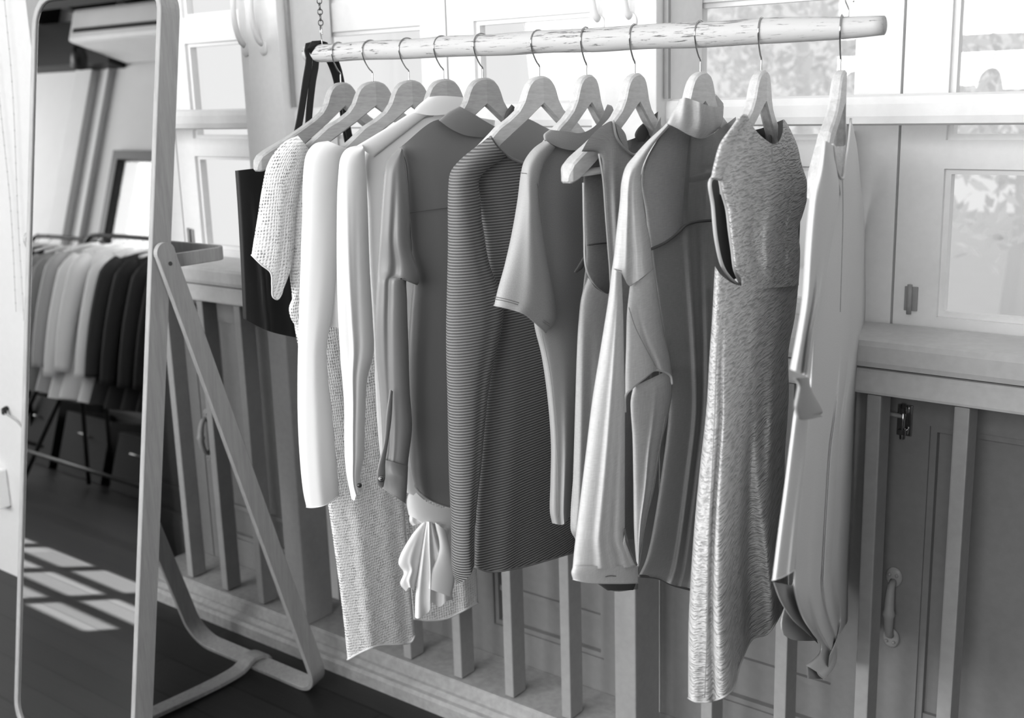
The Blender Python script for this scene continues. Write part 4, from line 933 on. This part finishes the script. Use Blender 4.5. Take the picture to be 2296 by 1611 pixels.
for (lst, y, nm, dx, rz) in ((rackA, -.97, 'nearer', .14, 1.51), (rackB, -1.20, 'farther', .26, 1.50)):
    for i, (x, c) in enumerate(lst):
        o = jk if first else copy_tree(jk); first = False
        o.location = (x+dx, y, rz); o.rotation_euler = (0, 0, math.radians(random.uniform(-8, 8)))
        for ch in o.children:
            if ch.name.startswith(('body', 'sleeve')):
                ch.data = ch.data.copy(); ch.data.materials[0] = mats[c]
                ch.scale = (.92, 1, random.uniform(1.06, 1.14))
        nb_ = lst[i-1][1] if i else None
        tag(o, '%s jacket on the %s mirrored rack, %s' % (c, nm, 'at its left end' if i == 0 else '%s from the left' % ['first', 'second', 'third', 'fourth', 'fifth', 'sixth', 'seventh', 'eighth', 'ninth', 'tenth'][i]), 'jacket', 'jackets on the racks in the mirror')
# dark things under the racks
def crate(x, y, w, d, h, label):
    e = empty('storage_crate', (x, y, 0), label, 'crate', 'dark crates under the racks')
    bm = bmesh.new(); t = .012
    box(bm, x-w/2, x+w/2, y-d/2, y+d/2, .004, .004+t)
    for q in ((x-w/2, x+w/2, y-d/2, y-d/2+t), (x-w/2, x+w/2, y+d/2-t, y+d/2), (x-w/2, x-w/2+t, y-d/2+t, y+d/2-t), (x+w/2-t, x+w/2, y-d/2+t, y+d/2-t)): box(bm, *q, .004+t, h)
    link('box', bm, M['black'], e)
    bm = bmesh.new(); tube(bm, [(x-.06, y+d/2+.012, h*.7), (x+.06, y+d/2+.012, h*.7)], .006, 8); link('handle', bm, M['metal'], e, True)
crate(-5.35, -1.42, .5, .35, .42, 'large dark crate under the dark jackets in the mirror')
crate(-5.95, -1.55, .45, .35, .36, 'dark crate below the white jackets in the mirror')
crate(-6.60, -1.60, .5, .35, .40, 'dark crate between the two racks in the mirror')
crate(-7.20, -1.60, .5, .35, .45, 'dark crate farthest back under the pale shirts in the mirror')
sb = empty('sideboard', (-6.6, -1.98, 0), 'long black sideboard along the rear wall beneath the window, in the mirror', 'sideboard')
boxo('carcass', M['black'], sb, -8.2, -5.0, -2.15, -1.86, .06, .86, bev=.006)
for i in range(4):
    d_ = boxo('door', M['black'], sb, -8.18+i*.795, -7.40+i*.795, -1.857, -1.84, .09, .83, bev=.004)
    boxo('handle', M['metal_dark'], d_, -7.46+i*.795, -7.445+i*.795, -1.838, -1.822, .5, .62)
for x in (-8.1, -6.6, -5.1): boxo('foot', M['black'], sb, x-.03, x+.03, -2.05, -1.95, 0, .06)
def stool(x, y, label):
    e = empty('stool', (x, y, 0), label, 'stool', 'black stools in the mirror')
    bm = bmesh.new(); tube(bm, [(x, y, .44), (x, y, .47)], [.17, .17], 24); link('seat', bm, M['black'], e)
    for a in (.6, .6+PI/2, .6+PI, .6+1.5*PI):
        bm = bmesh.new(); tube(bm, [(x+.12*math.cos(a), y+.12*math.sin(a), .44), (x+.2*math.cos(a), y+.2*math.sin(a), .005)], .012, 8); link('leg', bm, M['black'], e)
stool(-5.05, -1.55, 'black stool behind the nearer rack in the mirror'); stool(-6.95, -.80, 'black stool in front of the farther rack in the mirror')
